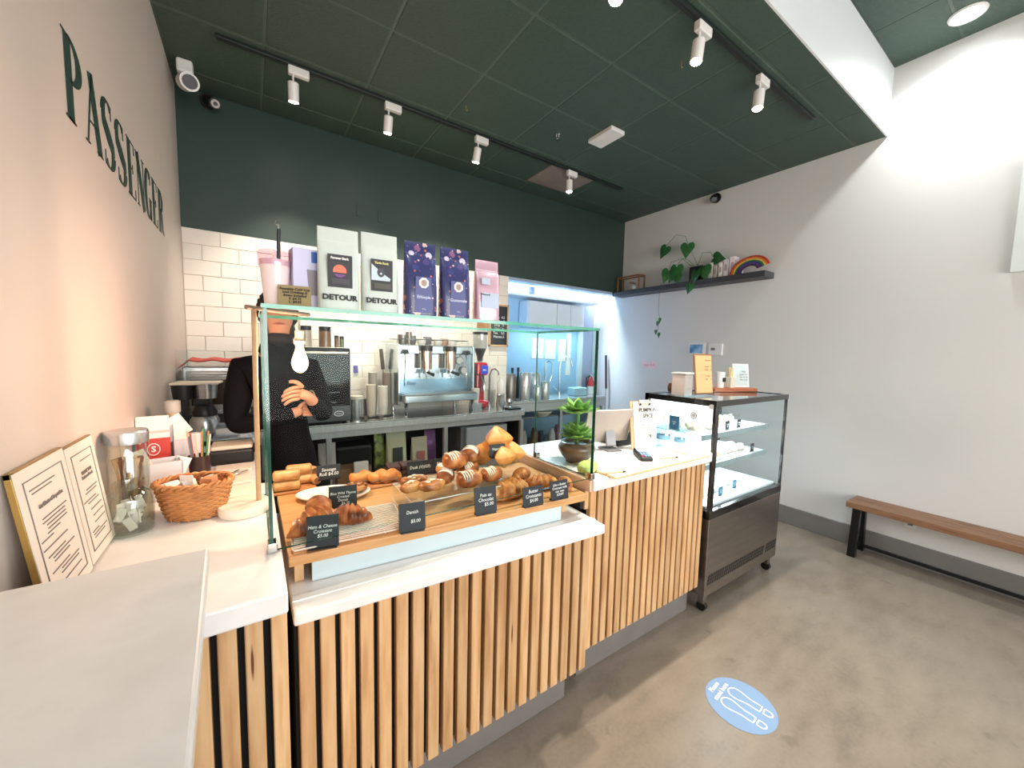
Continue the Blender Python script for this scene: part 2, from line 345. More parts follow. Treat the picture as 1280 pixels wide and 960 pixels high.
# low display counter
t = T('display_counter', 'low slatted wood counter with a white stone ledge under the pastry board', 'counter', (1.13, .0, 0))
B().hexa([(-.62, -.322, .925), (.615, -.385, .925), (.65, .5, .925), (-.635, .5, .925), (-.62, -.322, .968), (.615, -.385, .968), (.65, .5, .968), (-.635, .5, .968)]).obj('ledge', qz, t, False, .007)
B().hexa([(-.62, -.268, .968), (.612, -.331, .968), (.612, -.30, .968), (-.62, -.237, .968), (-.62, -.268, .974), (.612, -.331, .974), (.612, -.30, .974), (-.62, -.237, .974)]).obj('lip', qz, t, False, .003)
B().box(-.615, .62, -.25, .45, .2, .925).obj('body', dark, t, False)
slats(t, .545, .0592, 21, .0425, -.29, .2, .925, 1.13, 0)
B().box(-.6, .57, -.205, .4, 0, .23).obj('kickboard', M('grey_rubber_baseboard', '#6a6865'), t, False, .004)
B().box(.634, .652, -.2, .5, .97, 1.055).obj('side_board', dark, t, False)
# left counter along the wall
t = T('left_counter', 'wall-side counter with white stone top and wide wood slats, carrying the basket and jars', 'counter', (.24, .5, 0))
B().prism([(-.235, -.962), (.25, -.962), (.25, .0), (.2, .0), (.2, 1.35), (-.235, 1.35)], lambda u, v, s_: (u, v, 1.062+.06*s_)).obj('worktop', qz, t, False, .006)
B().box(-.235, .235, -.9, .0, .0, 1.062).obj('body', dark, t, False); B().box(-.235, .19, .0, 1.3, .0, 1.062).obj('rear_body', dark, t, False)
me = slat_mesh(.0385, .86)
for x in (.145, .199, .253, .307, .361, .415): mobj('slat', me, pine, t, False, loc=(x-.24, -.95, .2))
mobj('slat', slat_mesh(.036, .86), pine, t, False, loc=(.469-.24, -.95, .2))
B().box(.236, .246, -.92, .0, .2, 1.062).obj('side_panel', wood, t, False, .002)
# foreground ledge
t = T('ledge_counter', 'grey-white stone bar ledge in the foreground along the left wall', 'counter', (.18, -1.6, 0))
B().prism([(-.178, -1.2), (.205, -1.2), (.185, .54), (.161, 1.09), (-.178, 1.09)], lambda u, v, s_: (u, v, 1.27+.03*s_)).obj('worktop', qz2, t, False, .006, seg=3)
B().box(-.178, .12, .98, 1.02, .0, 1.27).obj('support_panel', dark, t, False, .003)
# ------------------------------------------------------------------ sneeze guard
gl = glass('clear_guard_glass', '#fafefc', .12, .0); gle = M('green_glass_edge', '#0f4a3a', .12, nz=.2, sc=14, spec=.8, coat=.5)
gle2 = M('bright_green_glass_edge', '#4fae94', .12, nz=.3, sc=14, coat=.5)
def pane(name, par, x0, x1, y0, y1, z0, z1, thin, em=None):
    b = B(); b.box(x0, x1, y0, y1, z0, z1)
    for f in b.b.faces:
        n = f.normal if f.normal.length else None; f.normal_update()
        if abs(f.normal['xyz'.index(thin)]) < .5: f.material_index = 1
    return b.obj(name, [gl, em or gle], par, False)
t = T('sneeze_guard', 'clear glass sneeze guard box with green edges over the pastries', 'glass guard', (1.137, -.22, 0))
G = lambda x: x-1.137
pane('front_pane', t, G(.459), G(1.818), -.005, .005, 1.126, 1.851, 'y')
pane('left_pane', t, G(.459), G(.469), .005, .47, 1.126, 1.851, 'x')
pane('right_pane', t, G(1.808), G(1.818), .005, .47, 1.126, 1.851, 'x')
pane('top_pane', t, G(.455), G(1.822), -.01, .48, 1.851, 1.863, 'z', gle2)
for x in (.453, 1.80): B().box(G(x), G(x)+.026, -.012, .03, 1.122, 1.152).obj('clamp', chrome, t, False, .003)
for x in (.453, 1.80): B().box(G(x), G(x)+.026, .43, .465, 1.122, 1.152).obj('clamp', chrome, t, False, .003)
# ------------------------------------------------------------------ pastry board
t = T('pastry_board', 'long bamboo display board holding pastries behind the sneeze guard', 'board', (1.13, 0, 1.05))
B().hexa([(-.622, -.205, 0), (.597, -.283, 0), (.625, .30, 0), (-.625, .43, 0), (-.622, -.205, .032), (.597, -.283, .032), (.625, .30, .032), (-.625, .43, .032)]).obj('top', birch, t, False, .003)
pbm = M('pale_blue_white_panel', '#c3d6dc', .35, nz=.02)
B().hexa([(-.555, -.178, -.08), (.47, -.245, -.08), (.47, -.235, -.08), (-.555, -.168, -.08), (-.555, -.178, -.002), (.47, -.245, -.002), (.47, -.235, -.002), (-.555, -.168, -.002)]).obj('front_panel', pbm, t, False, .002)
for x, y in ((-.59, -.14), (.54, -.17), (.56, .2), (-.58, .3)): B().box(x-.014, x+.014, y-.014, y+.014, -.081, 0).obj('leg', wood, t, False, .002)
B().box(-.53, .5, -.12, .28, -.081, -.002).obj('base_block', dark, t, False)
BZ = 1.0825
# ------------------------------------------------------------------ chalk price signs
card = M('black_chalkboard_card', '#1c242b', .6, nz=.25, sc=20); chalk = M('white_chalk', '#e8ecec', .8, nz=.05, emit=0)
def sign(x, y, z, w, h, rz, txt, label, sz=.019, rx=-.16, lead=.95):
    t = T('price_sign', label, 'sign', (x, y, z), rz, 'black chalk price signs on the pastry display')
    b = B().box(-w/2, w/2, -.002, .002, .004, h); b.xf(Matrix.Rotation(rx, 4, 'X')).obj('card', card, t, False, .0015)
    B().box(-w*.45, w*.45, -.006, .022, 0, .005).obj('foot', black, t, False, .001)
    text(txt, sz, chalk, t, (0, -.0034-math.sin(-rx)*-h*.5, h*.53), (PI/2+rx, 0, 0), sx=.92, shear=.15, bold=0, lead=lead)
    return t
sign(.606, -.195, BZ, .098, .108, -.25, 'Ham & Cheese\nCroissant\n$5.00', 'large chalk sign reading Ham and Cheese Croissant in front of the two leftmost croissants', .0155)
sign(.718, .075, BZ, .105, .105, -.2, 'Blue Wild Thyme\nCrossed\nDanish\n     $6.25', 'chalk sign standing in front of the white oval plate', .0145)
sign(.72, .43, BZ+.03, .105, .07, -.1, 'Sausage\nRoll $4.00', 'chalk sign reading Sausage Roll beside the stacked rolls', .022)
sign(.896, -.235, BZ, .095, .105, -.14, 'Danish\n\n     $5.00', 'faintly written chalk sign at the right end of the wire rack', .017)
sign(1.125, .30, BZ+.03, .13, .065, -.1, 'Dusk (V)(GF)', 'wide chalk sign with two circled marks behind the almond croissants', .021)
sign(1.203, -.235, BZ, .098, .11, -.1, 'Pain au\nChocolat\n     $5.00', 'chalk sign reading Pain au Chocolat in front of the sugared rolls', .0195)
sign(1.42, .03, BZ+.14, .085, .065, -.1, 'Vegan (V)\n   $4', 'small chalk sign reading Vegan below the orange turnovers', .0175)
sign(1.418, -.27, BZ, .105, .085, -.05, 'Butter\nCroissants\n$4.00', 'chalk sign reading Butter Croissants on the board edge', .0205)
sign(1.568, -.268, BZ, .10, .085, -.02, 'Like a Butter\nCroissant with\nour own\nSOUP!', 'rightmost chalk sign on the board, ending in the word SOUP', .0155)
sign(1.235, .33, BZ+.03, .05, .055, -.1, '$4', 'tiny chalk sign half hidden behind the upper sugared rolls', .02)
# ------------------------------------------------------------------ pastries
bak = ramp_mat('golden_baked_pastry', [(.28, '#6a3113'), (.45, '#ac642d'), (.58, '#d29556'), (.75, '#8f4a1c')], 22, .38, detail=8, bump=.5, rand=True, coat=.15)
bakd = ramp_mat('dark_baked_croissant', [(.3, '#54240b'), (.48, '#9a5022'), (.66, '#cb8447'), (.8, '#7a3b15')], 20, .36, detail=8, bump=.5, rand=True, coat=.2)
roll = ramp_mat('pale_golden_roll_crust', [(.25, '#a8713a'), (.5, '#cc995f'), (.75, '#dcb27a')], 20, .42, detail=8, bump=.4, rand=True)
orng = ramp_mat('orange_turnover_crust', [(.25, '#b3642a'), (.5, '#db8f4a'), (.78, '#eca962')], 14, .42, detail=8, bump=.35, rand=True)
sugar = M('icing_sugar', '#f4ede3', .8, nz=.1, sc=60); alm = M('toasted_almond', '#d9b083', .6, nz=.3, sc=40); fill = M('meat_filling', '#8a5a3a', .7, nz=.4, sc=50)
choc = ramp_mat('dark_chocolate_brownie', [(.3, '#2a1512'), (.6, '#47261f'), (.8, '#341b17')], 30, .55, bump=.5)
def croissant(par, R=.036, L=.078, mat=None, seed=0, curl=1.1, name='body'):
    rd = random.Random(seed); n = 40; rows = []
    for i in range(n+1):
        s = -1+2*i/n; a = s*curl; r = R*max(.12, (1-abs(s)**2.1*.86)); rg = abs(((s*4.2+.5) % 1)-.5)*2
        r *= .84+.2*rg; cx = math.sin(a)*L/math.sin(curl); cy = -(math.cos(a)-1)*L*.75
        d = Vector((math.cos(a), math.sin(a)*.75, 0)).normalized(); nrm = Vector((-d.y, d.x, 0))
        rows.append([Vector((cx, cy, r*.8))+nrm*(r*math.cos(2*PI*j/14))+Vector((0, 0, 1))*(r*.86*math.sin(2*PI*j/14)) for j in range(14)])
    return B().rings(rows).jitter(.0012, seed).obj(name, mat or bakd, par)
def thing_c(label, x, y, z, rz, R=.036, L=.078, mat=None, seed=0, group=None, curl=1.1, rx=0):
    t = T('croissant', label, 'croissant', (x, y, z), rz, group, rx=rx); croissant(t, R, L, mat, seed, curl); return t
thing_c('plump croissant on the wire rack behind the Ham and Cheese sign, left one', .60, -.075, BZ+.013, .5, .052, .082, None, 1)
thing_c('glossy croissant on the wire rack right of the Ham and Cheese sign', .712, -.075, BZ+.013, -.35, .045, .075, None, 2)
t = T('croissant', 'dark croissant lying across the left one, behind the Ham and Cheese sign', 'croissant', (.625, .035, BZ+.022), 1.7); croissant(t, .046, .07, bakd, 3)
g = 'large butter croissants at the right end'
thing_c('large ridged butter croissant behind the Butter Croissants sign', 1.38, -.14, BZ+.001, .1, .056, .115, bak, 4, g)
thing_c('butter croissant behind the Like a Butter Croissant sign', 1.58, -.12, BZ+.001, -.5, .045, .09, bak, 5, g)
thing_c('butter croissant lying behind, between the cake stand and the ledge', 1.56, .02, BZ+.001, .6, .042, .085, bak, 6, g)
thing_c('butter croissant nearest the right board end, beside the till counter', 1.685, -.17, BZ+.001, 1.2, .034, .06, bak, 7, g)
# wire rack
t = T('wire_rack', 'chrome wire cooling rack under the ham and cheese croissants', 'rack', (.72, -.07, BZ))
wr = M('bright_rack_wire', '#f3ebdf', .3, .4)
fr = B().tube([(-.2, -.1, .009), (-.195, -.115, .009), (.155, -.135, .009), (.165, -.12, .009), (.19, .10, .009), (.18, .115, .009), (-.17, .13, .009), (-.18, .12, .009)], .003, 6, closed=True)
fr.obj('frame', wr, t)
for i in range(17):
    u = i/16; B().cyl((-.197+.022*u, -.10+.22*u, .010), (.163+.024*u, -.12+.22*u, .010), .0025, n=6).obj('wire', wr, t)
for u in (.2, .5, .8): B().cyl((-.2+.36*u+.0, -.118-.02*u, .006), (-.175+.36*u, .125, .006), .002, n=5).obj('crossbar', wr, t)
# sausage rolls on a small board
tag(B().box(-.09, .09, -.075, .075, 0, .012).obj('serving_board', M('reddish_serving_board', '#b9804f', .5, nz=.2), None, False, .004, loc=(.575, .47, BZ)), 'small wooden board under the stacked sausage rolls', 'board')
def sroll(x, y, z, label, rz=-.08, L=.105, R=.024):
    t = T('sausage_roll', label, 'pastry', (x, y, z), rz, 'sausage rolls stacked at the left end')
    B().lathe([(R*.75, 0), (R, .006), (R*1.03, L*.3), (R, L*.65), (R*1.02, L-.006), (R*.75, L)], 16).xf(Matrix.Translation((-L/2, 0, R))@Matrix.Rotation(PI/2, 4, 'Y')).jitter(.0006, int(x*999)).obj('crust', roll, t)
    for s in (-1, 1): B().cyl((s*L/2*.98, 0, R), (s*(L/2+.0018), 0, R), R*.66).obj('filling', fill, t)
z0 = BZ+.012
sroll(.545, .42, z0, 'front sausage roll in the bottom layer of the left stack'); sroll(.545, .42, z0+.046, 'front sausage roll in the upper layer of the left stack')
sroll(.60, .49, z0, 'middle sausage roll in the bottom layer, partly hidden', -.08); sroll(.60, .49, z0+.046, 'rear sausage roll on top of the stack, left side', -.08)
sroll(.66, .47, z0, 'short sausage roll end facing right at the foot of the stack', -1.3, .075, .021)
sroll(.645, .52, z0+.03, 'upper right sausage roll leaning at the back of the stack', -1.1, .09, .023)
# white plate with danish
t = T('oval_plate', 'white oval plate with a nut danish on it', 'plate', (.715, .265, BZ), -.35)
B().lathe([(.10, 0), (.125, .004), (.15, .02), (.152, .023), (.145, .022), (.12, .008), (.1, .006)], 40, ey=.62).obj('dish', M('white_glazed_ceramic', '#f6f2ec', .15, nz=.02, coat=.5), t)
t = T('nut_danish', 'flat nut-topped danish on the white oval plate', 'pastry', (.80, .255, BZ+.02), .1)
B().ell((0, 0, .012), (.055, .035, .014), 12, q=3).jitter(.001, 4).obj('base', bak, t)
for i in range(16): B().ell((random.uniform(-.045, .045), random.uniform(-.028, .028), .027), (.008, .005, .004), 5).obj('nut', fill if i % 3 else alm, t)
# breakfast wraps / filled puff on board
tag(B().box(-.1, .1, -.06, .06, 0, .012).obj('serving_board', M('reddish_serving_board', '#b9804f'), None, False, .004, loc=(.905, .335, BZ)), 'small wooden board under the folded ham pastries, centre left', 'board')
def folded(x, y, rz, label, seed):
    t = T('folded_pastry', label, 'pastry', (x, y, BZ+.012), rz, 'folded ham pastries on the small board')
    B().ell((0, 0, .026), (.058, .033, .027), 14, q=3.2, f=lambda p: Vector((p.x, p.y, p.z+.006*math.sin(p.x*90)))).jitter(.0007, seed).obj('crust', orng, t)
    B().tube([(-.05, -.02, .012), (-.02, -.034, .02), (.02, -.035, .018), (.05, -.02, .012)], .006, 6).obj('filling', fill, t)
folded(.855, .36, .2, 'left folded pastry on the small board, ham showing', 1); folded(.93, .335, .15, 'middle folded pastry on the small board', 2); folded(.975, .32, .1, 'right folded pastry on the small board, most golden', 3)
# brownies
t0 = T('chocolate_tray', 'stack of dark chocolate slabs behind the Dusk sign', 'brownie', (1.085, .40, BZ), -.1)
for k in range(3):
    for i in range(3): B().box(-.1+.07*i, -.036+.07*i, -.045, .045, .002+.022*k, .021+.022*k).jitter(.0015, k*3+i).obj('slab', choc, t0, True, .003)
# acrylic risers
acr = glass('clear_acrylic', '#f2f6f6', .8, .02); acre = M('acrylic_edge', '#dfe6e6', .15, nz=.05)
def riser(x0, x1, y0, y1, h, label):
    t = T('acrylic_riser', label, 'riser', ((x0+x1)/2, (y0+y1)/2, BZ)); w, d = (x1-x0)/2, (y1-y0)/2
    for nm, bx in (('top', (-w, w, -d, d, h-.004, h)), ('front_leg', (-w, -w+.004, -d, d, 0, h-.004)), ('rear_leg', (w-.004, w, -d, d, 0, h-.004))):
        b = B(); b.box(*bx); th = 'z' if nm == 'top' else 'x'
        for f in b.b.faces:
            f.normal_update()
            if abs(f.normal['xyz'.index(th)]) < .5: f.material_index = 1
        b.obj(nm, [acr, acre], t, False)
riser(.925, 1.335, -.16, .10, .075, 'clear acrylic riser under the sugared pastries')
RZ = BZ+.0755
def almond(x, y, rz, label, seed, s=1.):
    t = T('almond_croissant', label, 'croissant', (x, y, RZ), rz, 'flat almond croissants on the acrylic riser')
    B().ell((0, 0, .018), (.062*s, .036*s, .02), 14, q=2.6, f=lambda p: Vector((p.x, p.y+.012*(p.x/.06)**2, p.z*(1+.12*math.sin(p.x*120))))).jitter(.0008, seed).obj('crust', bak, t)
    rd = random.Random(seed)
    for i in range(26):
        a, r = rd.uniform(0, 6.3), rd.uniform(0, .85); B().ell((.05*s*r*math.cos(a), .026*s*r*math.sin(a)+.005, .0425-.012*r), (.010, .0065, .002), 4).obj('almond_flake', alm if i % 2 else sugar, t)
almond(1.0, .035, .15, 'upper almond croissant on the left of the acrylic riser', 1); almond(1.045, -.055, .12, 'lower almond croissant nearest the front edge of the riser', 2); almond(.965, -.03, .5, 'almond croissant at the left end of the riser, partly under the others', 3, .8)
def pain(x, y, z, rz, label, seed, s=1., ry=0):
    t = T('sugared_roll', label, 'pastry', (x, y, z), rz, 'icing-sugared chocolate rolls', ry=ry)
    B().ell((0, 0, .032*s), (.055*s, .04*s, .032*s), 16, q=2.7, f=lambda p: Vector((p.x, p.y, p.z*(1+.08*math.cos(p.x*150/s))))).jitter(.001, seed).obj('crust', bakd, t)
    rd = random.Random(seed)
    for k in range(7):
        xx = -.04*s+.012*s*k; pts = []
        for j in range(9):
            a = -1.15+2.0*j/8; pts.append((xx+.007*s*math.sin(a), .0412*s*math.sin(a), .032*s+.0335*s*math.cos(a)*(1+.05*math.cos(xx*150/s))))
        if k < 5: B().tube(pts, [.0008, .0025, .003, .003, .0035, .003, .003, .002, .0008], 6).obj('sugar_stripe', sugar, t)
    return t
pain(1.195, -.10, RZ, .15, 'front left sugared roll on the riser, above the Pain au Chocolat sign', 1, 1.05)
pain(1.13, .0, RZ, 1.0, 'sugared roll at the bottom left of the pile, darker', 2, .95)
pain(1.255, .03, RZ, .3, 'sugared roll in the middle of the bottom row, mostly hidden', 3)
pain(1.18, .01, RZ+.055, .25, 'upper left sugared roll on top of the pile', 4, 1.1)
pain(1.29, .07, RZ+.055, .9, 'upper right sugared roll on top of the pile, beside the turnovers', 5, 1.1)
pain(1.315, -.085, RZ, .2, 'rightmost sugared roll on the riser, in front of the Vegan sign', 6, .95)
t = T('iced_bun', 'small iced bun behind the pile of sugared rolls', 'pastry', (1.22, .24, BZ+.03), 0); B().ell((0, 0, .028), (.035, .035, .028), 12).obj('bun', roll, t); B().ell((0, 0, .042), (.028, .028, .016), 10).obj('icing', sugar, t)
# cake stand with turnovers
t = T('cake_stand', 'clear glass cake stand under the orange turnovers', 'stand', (1.44, .10, BZ))
B().lathe([(.055, 0), (.05, .006), (.014, .012), (.012, .08), (.03, .095), (.115, .1), (.125, .118), (.121, .118), (.112, .106), (.0, .104)], 40, cap=False).obj('plate', glass('pressed_glass', '#e8f0f0', .9, .12, .05), t)
def turnover(x, y, z, rz, label, rx=0, ry=0, s=1., seed=0):
    t = T('turnover', label, 'pastry', (x, y, z), rz, 'orange puff turnovers on the glass stand', rx=rx, ry=ry)
    def f(p):
        a = math.atan2(p.y, p.x); k = 1/max(.5, math.cos(((a+PI/2) % (2*PI/3))-PI/3)); k = 1+(k-1)*.75
        r = math.hypot(p.x, p.y); return Vector((p.x*k, p.y*k, p.z*(1+.45*(1-min(1, r/.05)))))
    B().ell((0, 0, .036*s), (.05*s, .05*s, .042*s), 18, q=1.5, f=f).jitter(.0004, seed).obj('crust', orng, t)
    B().tube([(0, -.048*s, .03*s), (.0, -.03*s, .072*s), (0, 0, .094*s), (0, .03*s, .072*s)], [.001, .0018, .0018, .001], 5).obj('seam', bakd, t)
z = BZ+.108
turnover(1.372, .12, z, .3, 'left turnover on the glass stand, beside the sugared rolls', s=.92, seed=1); turnover(1.445, .015, z, 3.1, 'front turnover on the glass stand, centre of the pile', rx=.25, s=.92, seed=2)
turnover(1.530, .09, z, .9, 'right turnover on the glass stand, nearest the till', rx=.1, ry=.2, s=.92, seed=3); turnover(1.462, .19, z, 2.0, 'rear turnover on the glass stand, mostly hidden', s=.9, seed=4)
turnover(1.450, .09, z+.062, 3.2, 'topmost turnover with its point up', rx=.12, s=1.2, seed=5)
# ------------------------------------------------------------------ coffee bags, cup and card on the guard
TZ = 1.8635
def bag(name, label, x, y, z, w, h, d, rz, mat, group=None, lean=0.):
    t = T(name, label, 'bag', (x, y, z), rz, group, rx=lean)
    prof = [(0, d/2, w/2*.97), (.03, d/2*1.04, w/2), (.35, d/2*1.0, w/2), (.62, d/2*.72, w/2*.99), (.8, d/2*.3, w/2*.985), (.84, .004, w/2*.98), (1.0, .003, w/2*.975)]
    R = []
    for k, dd, ww in prof:
        row = []
        for j in range(20):
            a = 2*PI*j/20; cx, cy = math.cos(a), math.sin(a); e = .45
            row.append((ww*math.copysign(abs(cx)**e, cx), dd*math.copysign(abs(cy)**e, cy)+(.004*math.sin(k*20+j) if .05 < k < .8 else 0)*.3, k*h))
        R.append(row)
    B().rings(R).obj('pouch', mat, t)
    B().box(-w/2*.97, w/2*.97, -.005, -.0025, h*.835, h*.845).obj('seal', mat, t, False)
    return t
mint = M('pale_mint_foil', '#ccd6cf', .42, nz=.08, sc=12, bump=.25, bsc=18); lblk = M('black_label', '#25242b', .5, nz=.1); ink = M('black_print', '#1d1f22', .6, nz=.05)
def label_front(t, w, h, z0, z1, x0, x1, y, mat): return B().box(x0, x1, y-.002, y, z0, z1).obj('label', mat, t, False)
def detour_bag(x, y, z, w, h, d, rz, label, lab, lean=0, group=None):
    t = bag('coffee_bag', label, x, y, z, w, h, d, rz, mint, group, lean); yf = -d/2*1.065-.0012
    label_front(t, w, h, h*.27, h*.66, -w*.28, w*.30, yf+.004, lblk); yl = yf+.0015
    text('DETOUR', w*.185, ink, t, (.0, yf-.0005, h*.145), (PI/2, 0, 0), sx=1.12, bold=w*.008)
    if lab == 'sun':
        text('Forever Dark', w*.075, paper, t, (0, yl-.001, h*.615), (PI/2, 0, 0), bold=.0006)
        b = B(); sm = [M('sunset_orange', '#f0795a', .5), M('sunset_purple', '#7a3f86', .5)]
        N_ = 24; pts = [(math.cos(2*PI*i/N_)*w*.16, math.sin(2*PI*i/N_)*w*.16+h*.465) for i in range(N_)]
        up = [p for p in pts if p[1] > h*.44]; dn = [p for p in pts if p[1] <= h*.44+.001]
        for k, q in enumerate((up, dn)):
            q.sort(key=lambda p: math.atan2(p[1]-(h*.47 if k == 0 else h*.43), p[0])); b.prism(q, lambda u, v, s_: (u, yl-.0004-.0008*s_, v), k)
        b.obj('sun_print', sm, t, False)
        B().box(-w*.19, w*.24, yl-.001, yl, h*.31, h*.375).obj('print', M('grey_print', '#4b4a52', .6), t, False)
    else:
        text('Turtle Rock', w*.075, M('yellow_print', '#d9d48a', .6), t, (0, yl-.001, h*.615), (PI/2, 0, 0), bold=.0006)
        b = B(); f = lambda u, v, s_: (u, yl-.0004-.0008*s_, v)
        b.prism([(-w*.27, h*.40), (w*.22, h*.40), (w*.24, h*.43), (w*.0, h*.5), (-w*.27, h*.6)], f, 0)
        b.prism([(-w*.02+w*.1*math.cos(a), h*.5+w*.13*math.sin(a)) for a in [2*PI*i/14 for i in range(14)]], lambda u, v, s_: (u, yl-.0013-.0006*s_, v), 1)
        b.prism([(-w*.02+w*.03*math.cos(a), h*.485+w*.03*math.sin(a)) for a in [2*PI*i/10 for i in range(10)]], lambda u, v, s_: (u, yl-.002-.0006*s_, v), 0)
        b.obj('rock_print', [M('pale_blue_print', '#cfe0ee', .6), M('grey_print', '#4b4a52')], t, False)
        B().box(-w*.2, w*.25, yl-.001, yl, h*.30, h*.365).obj('print', M('olive_print', '#55564a', .6), t, False)
    return t
detour_bag(.672, -.158, TZ, .125, .262, .07, -.06, 'tall pale mint coffee bag reading DETOUR with an orange sun on its black label', 'sun')
detour_bag(.803, -.158, TZ, .122, .268, .07, -.06, 'tall pale mint coffee bag reading DETOUR with a white rock on its black label', 'rock')
navy = floral_mat('navy_floral_foil', '#2f3365', ['#2f3365', '#c8705c', '#3a3f7a', '#d9b3ae', '#4b3f7a', '#8d5c86', '#2f3365', '#cfc6dd'], 34)
navp = M('navy_print_panel', '#3c4483', .4, nz=.06)
def navy_bag(x, rz, label, nm):
    h, w, d = .262, .118, .065; t = bag('coffee_bag', label, x, -.17, TZ, w, h, d, rz, navy, None); yf = -d/2*1.04-.0008
    B().prism([(-w*.24, h*.04), (w*.3, h*.04), (w*.26, h*.52), (-w*.22, h*.52)], lambda u, v, s_: (u, yf+.0025-.0025*s_, v)).obj('panel', navp, t, False)
    text(nm, w*.13, M('pale_print', '#cfd3ee', .6), t, (w*.03, yf-.0005, h*.25), (PI/2, 0, 0), bold=.0003)
    text('340 g', w*.06, M('pale_print', '#cfd3ee'), t, (w*.03, yf-.0005, h*.09), (PI/2, 0, 0))
    b = B(); N_ = 16; f = lambda u, v, s_: (u, yf-.0004-.001*s_, v)
    b.prism([(w*.03+w*.15*(1+.1*(i % 2))*math.cos(2*PI*i/N_), h*.44+w*.15*(1+.1*(i % 2))*math.sin(2*PI*i/N_)) for i in range(N_)], f, 0)
    b.prism([(w*.03+w*.09*math.cos(2*PI*i/10), h*.44+w*.1*math.sin(2*PI*i/10)) for i in range(10)], lambda u, v, s_: (u, yf-.0015-.001*s_, v), 1)
    b.obj('emblem', [paper, M('emblem_gold', '#a98f86', .5)], t, False)
    return t
navy_bag(.944, -.04, 'navy floral foil coffee bag reading Ethiopia, beside the mint bags', 'Ethiopia')
navy_bag(1.08, -.04, 'navy floral foil coffee bag reading Guatemala, beside the pink bag', 'Guatemala')
pkm = M('pearl_pink_foil', '#d9b4c4', .25, .3, nz=.12, sc=9, bump=.3, bsc=15)
t = bag('coffee_bag', 'shorter shiny pink foil coffee bag at the right end of the row', 1.222, -.17, TZ, .105, .238, .06, -.05, pkm); yf = -.0325
B().box(-.036, .040, yf-.0015, yf, .05, .108).obj('label', M('pale_blue_label', '#b9c6dc', .5), t, False); text('Natural', .012, ink, t, (-.018, yf-.002, .101), (PI/2, 0, 0))
B().box(-.036, .0, yf-.001, yf, .14, .165).obj('label', M('pale_blue_label', '#b9c6dc'), t, False)
# reusable cup with straw
pink = glass('pale_pink_plastic', '#f2dce6', .8, .14, .1)
t = T('tumbler', 'pale pink see-through tumbler with lid and black straw on the glass guard', 'cup', (.498, -.10, TZ))
B().lathe([(.030, 0), (.031, .004), (.043, .145)], 32).obj('cup', M('pale_pink_frost', '#f1dede', .3, nz=.05, trans=.0), t)
B().lathe([(.046, .128), (.047, .165), (.044, .172), (.0, .174)], 32).obj('lid', pink, t)
B().cyl((.006, 0, .004), (.012, 0, .245), .0055, n=10).obj('straw', M('dark_navy_straw', '#20222e', .3), t)
B().tube([(.012, 0, .245), (.012, 0, .262), (.006, 0, .268), (.004, 0, .258), (.012, 0, .256)], .0018, 6).obj('straw_brush', chrome, t)
B().ell((.02, .0, .05), (.016, .018, .045), 10, q=3).obj('cleaning_brush', M('grey_bristle', '#8b8491', .7, nz=.3, sc=80), t)
t = T('kraft_card', 'brown kraft price card for reusable cups, leaning on the tumbler', 'sign', (.545, -.165, TZ), -.1, rx=0)
B().box(-.045, .045, -.0015, .0015, 0, .068).xf(Matrix.Rotation(-.15, 4, 'X')).obj('card', M('kraft_paper', '#9c8a62', .8, nz=.08), t, False, .001)
text('Reusable Cold Cup\nIced Drinking &\nStraw Included\nS: $4.75\nL: $4.95', .0105, ink, t, (0, .002, .036), (PI/2-.15, 0, 0), shear=.2, bold=.0002, lead=.95)
t = T('cup_box', 'pale lavender cup carton with a blue corner label, between tumbler and mint bag', 'box', (.585, -.10, TZ), .1)
B().box(-.045, .045, -.035, .035, 0, .19).obj('carton', M('lavender_carton', '#c9c8e6', .5, nz=.05), t, False, .002)
B().box(.008, .044, -.0365, -.035, .148, .182).obj('blue_label', M('blue_label', '#2f63b5', .5), t, False)
B().prism([(.0, .045), (.03, .045), (.036, .125), (-.006, .125)], lambda u, v, s_: (u, -.0355-.001*s_, v)).obj('cup_picture', M('grey_cup_print', '#8f8a92', .6), t, False)
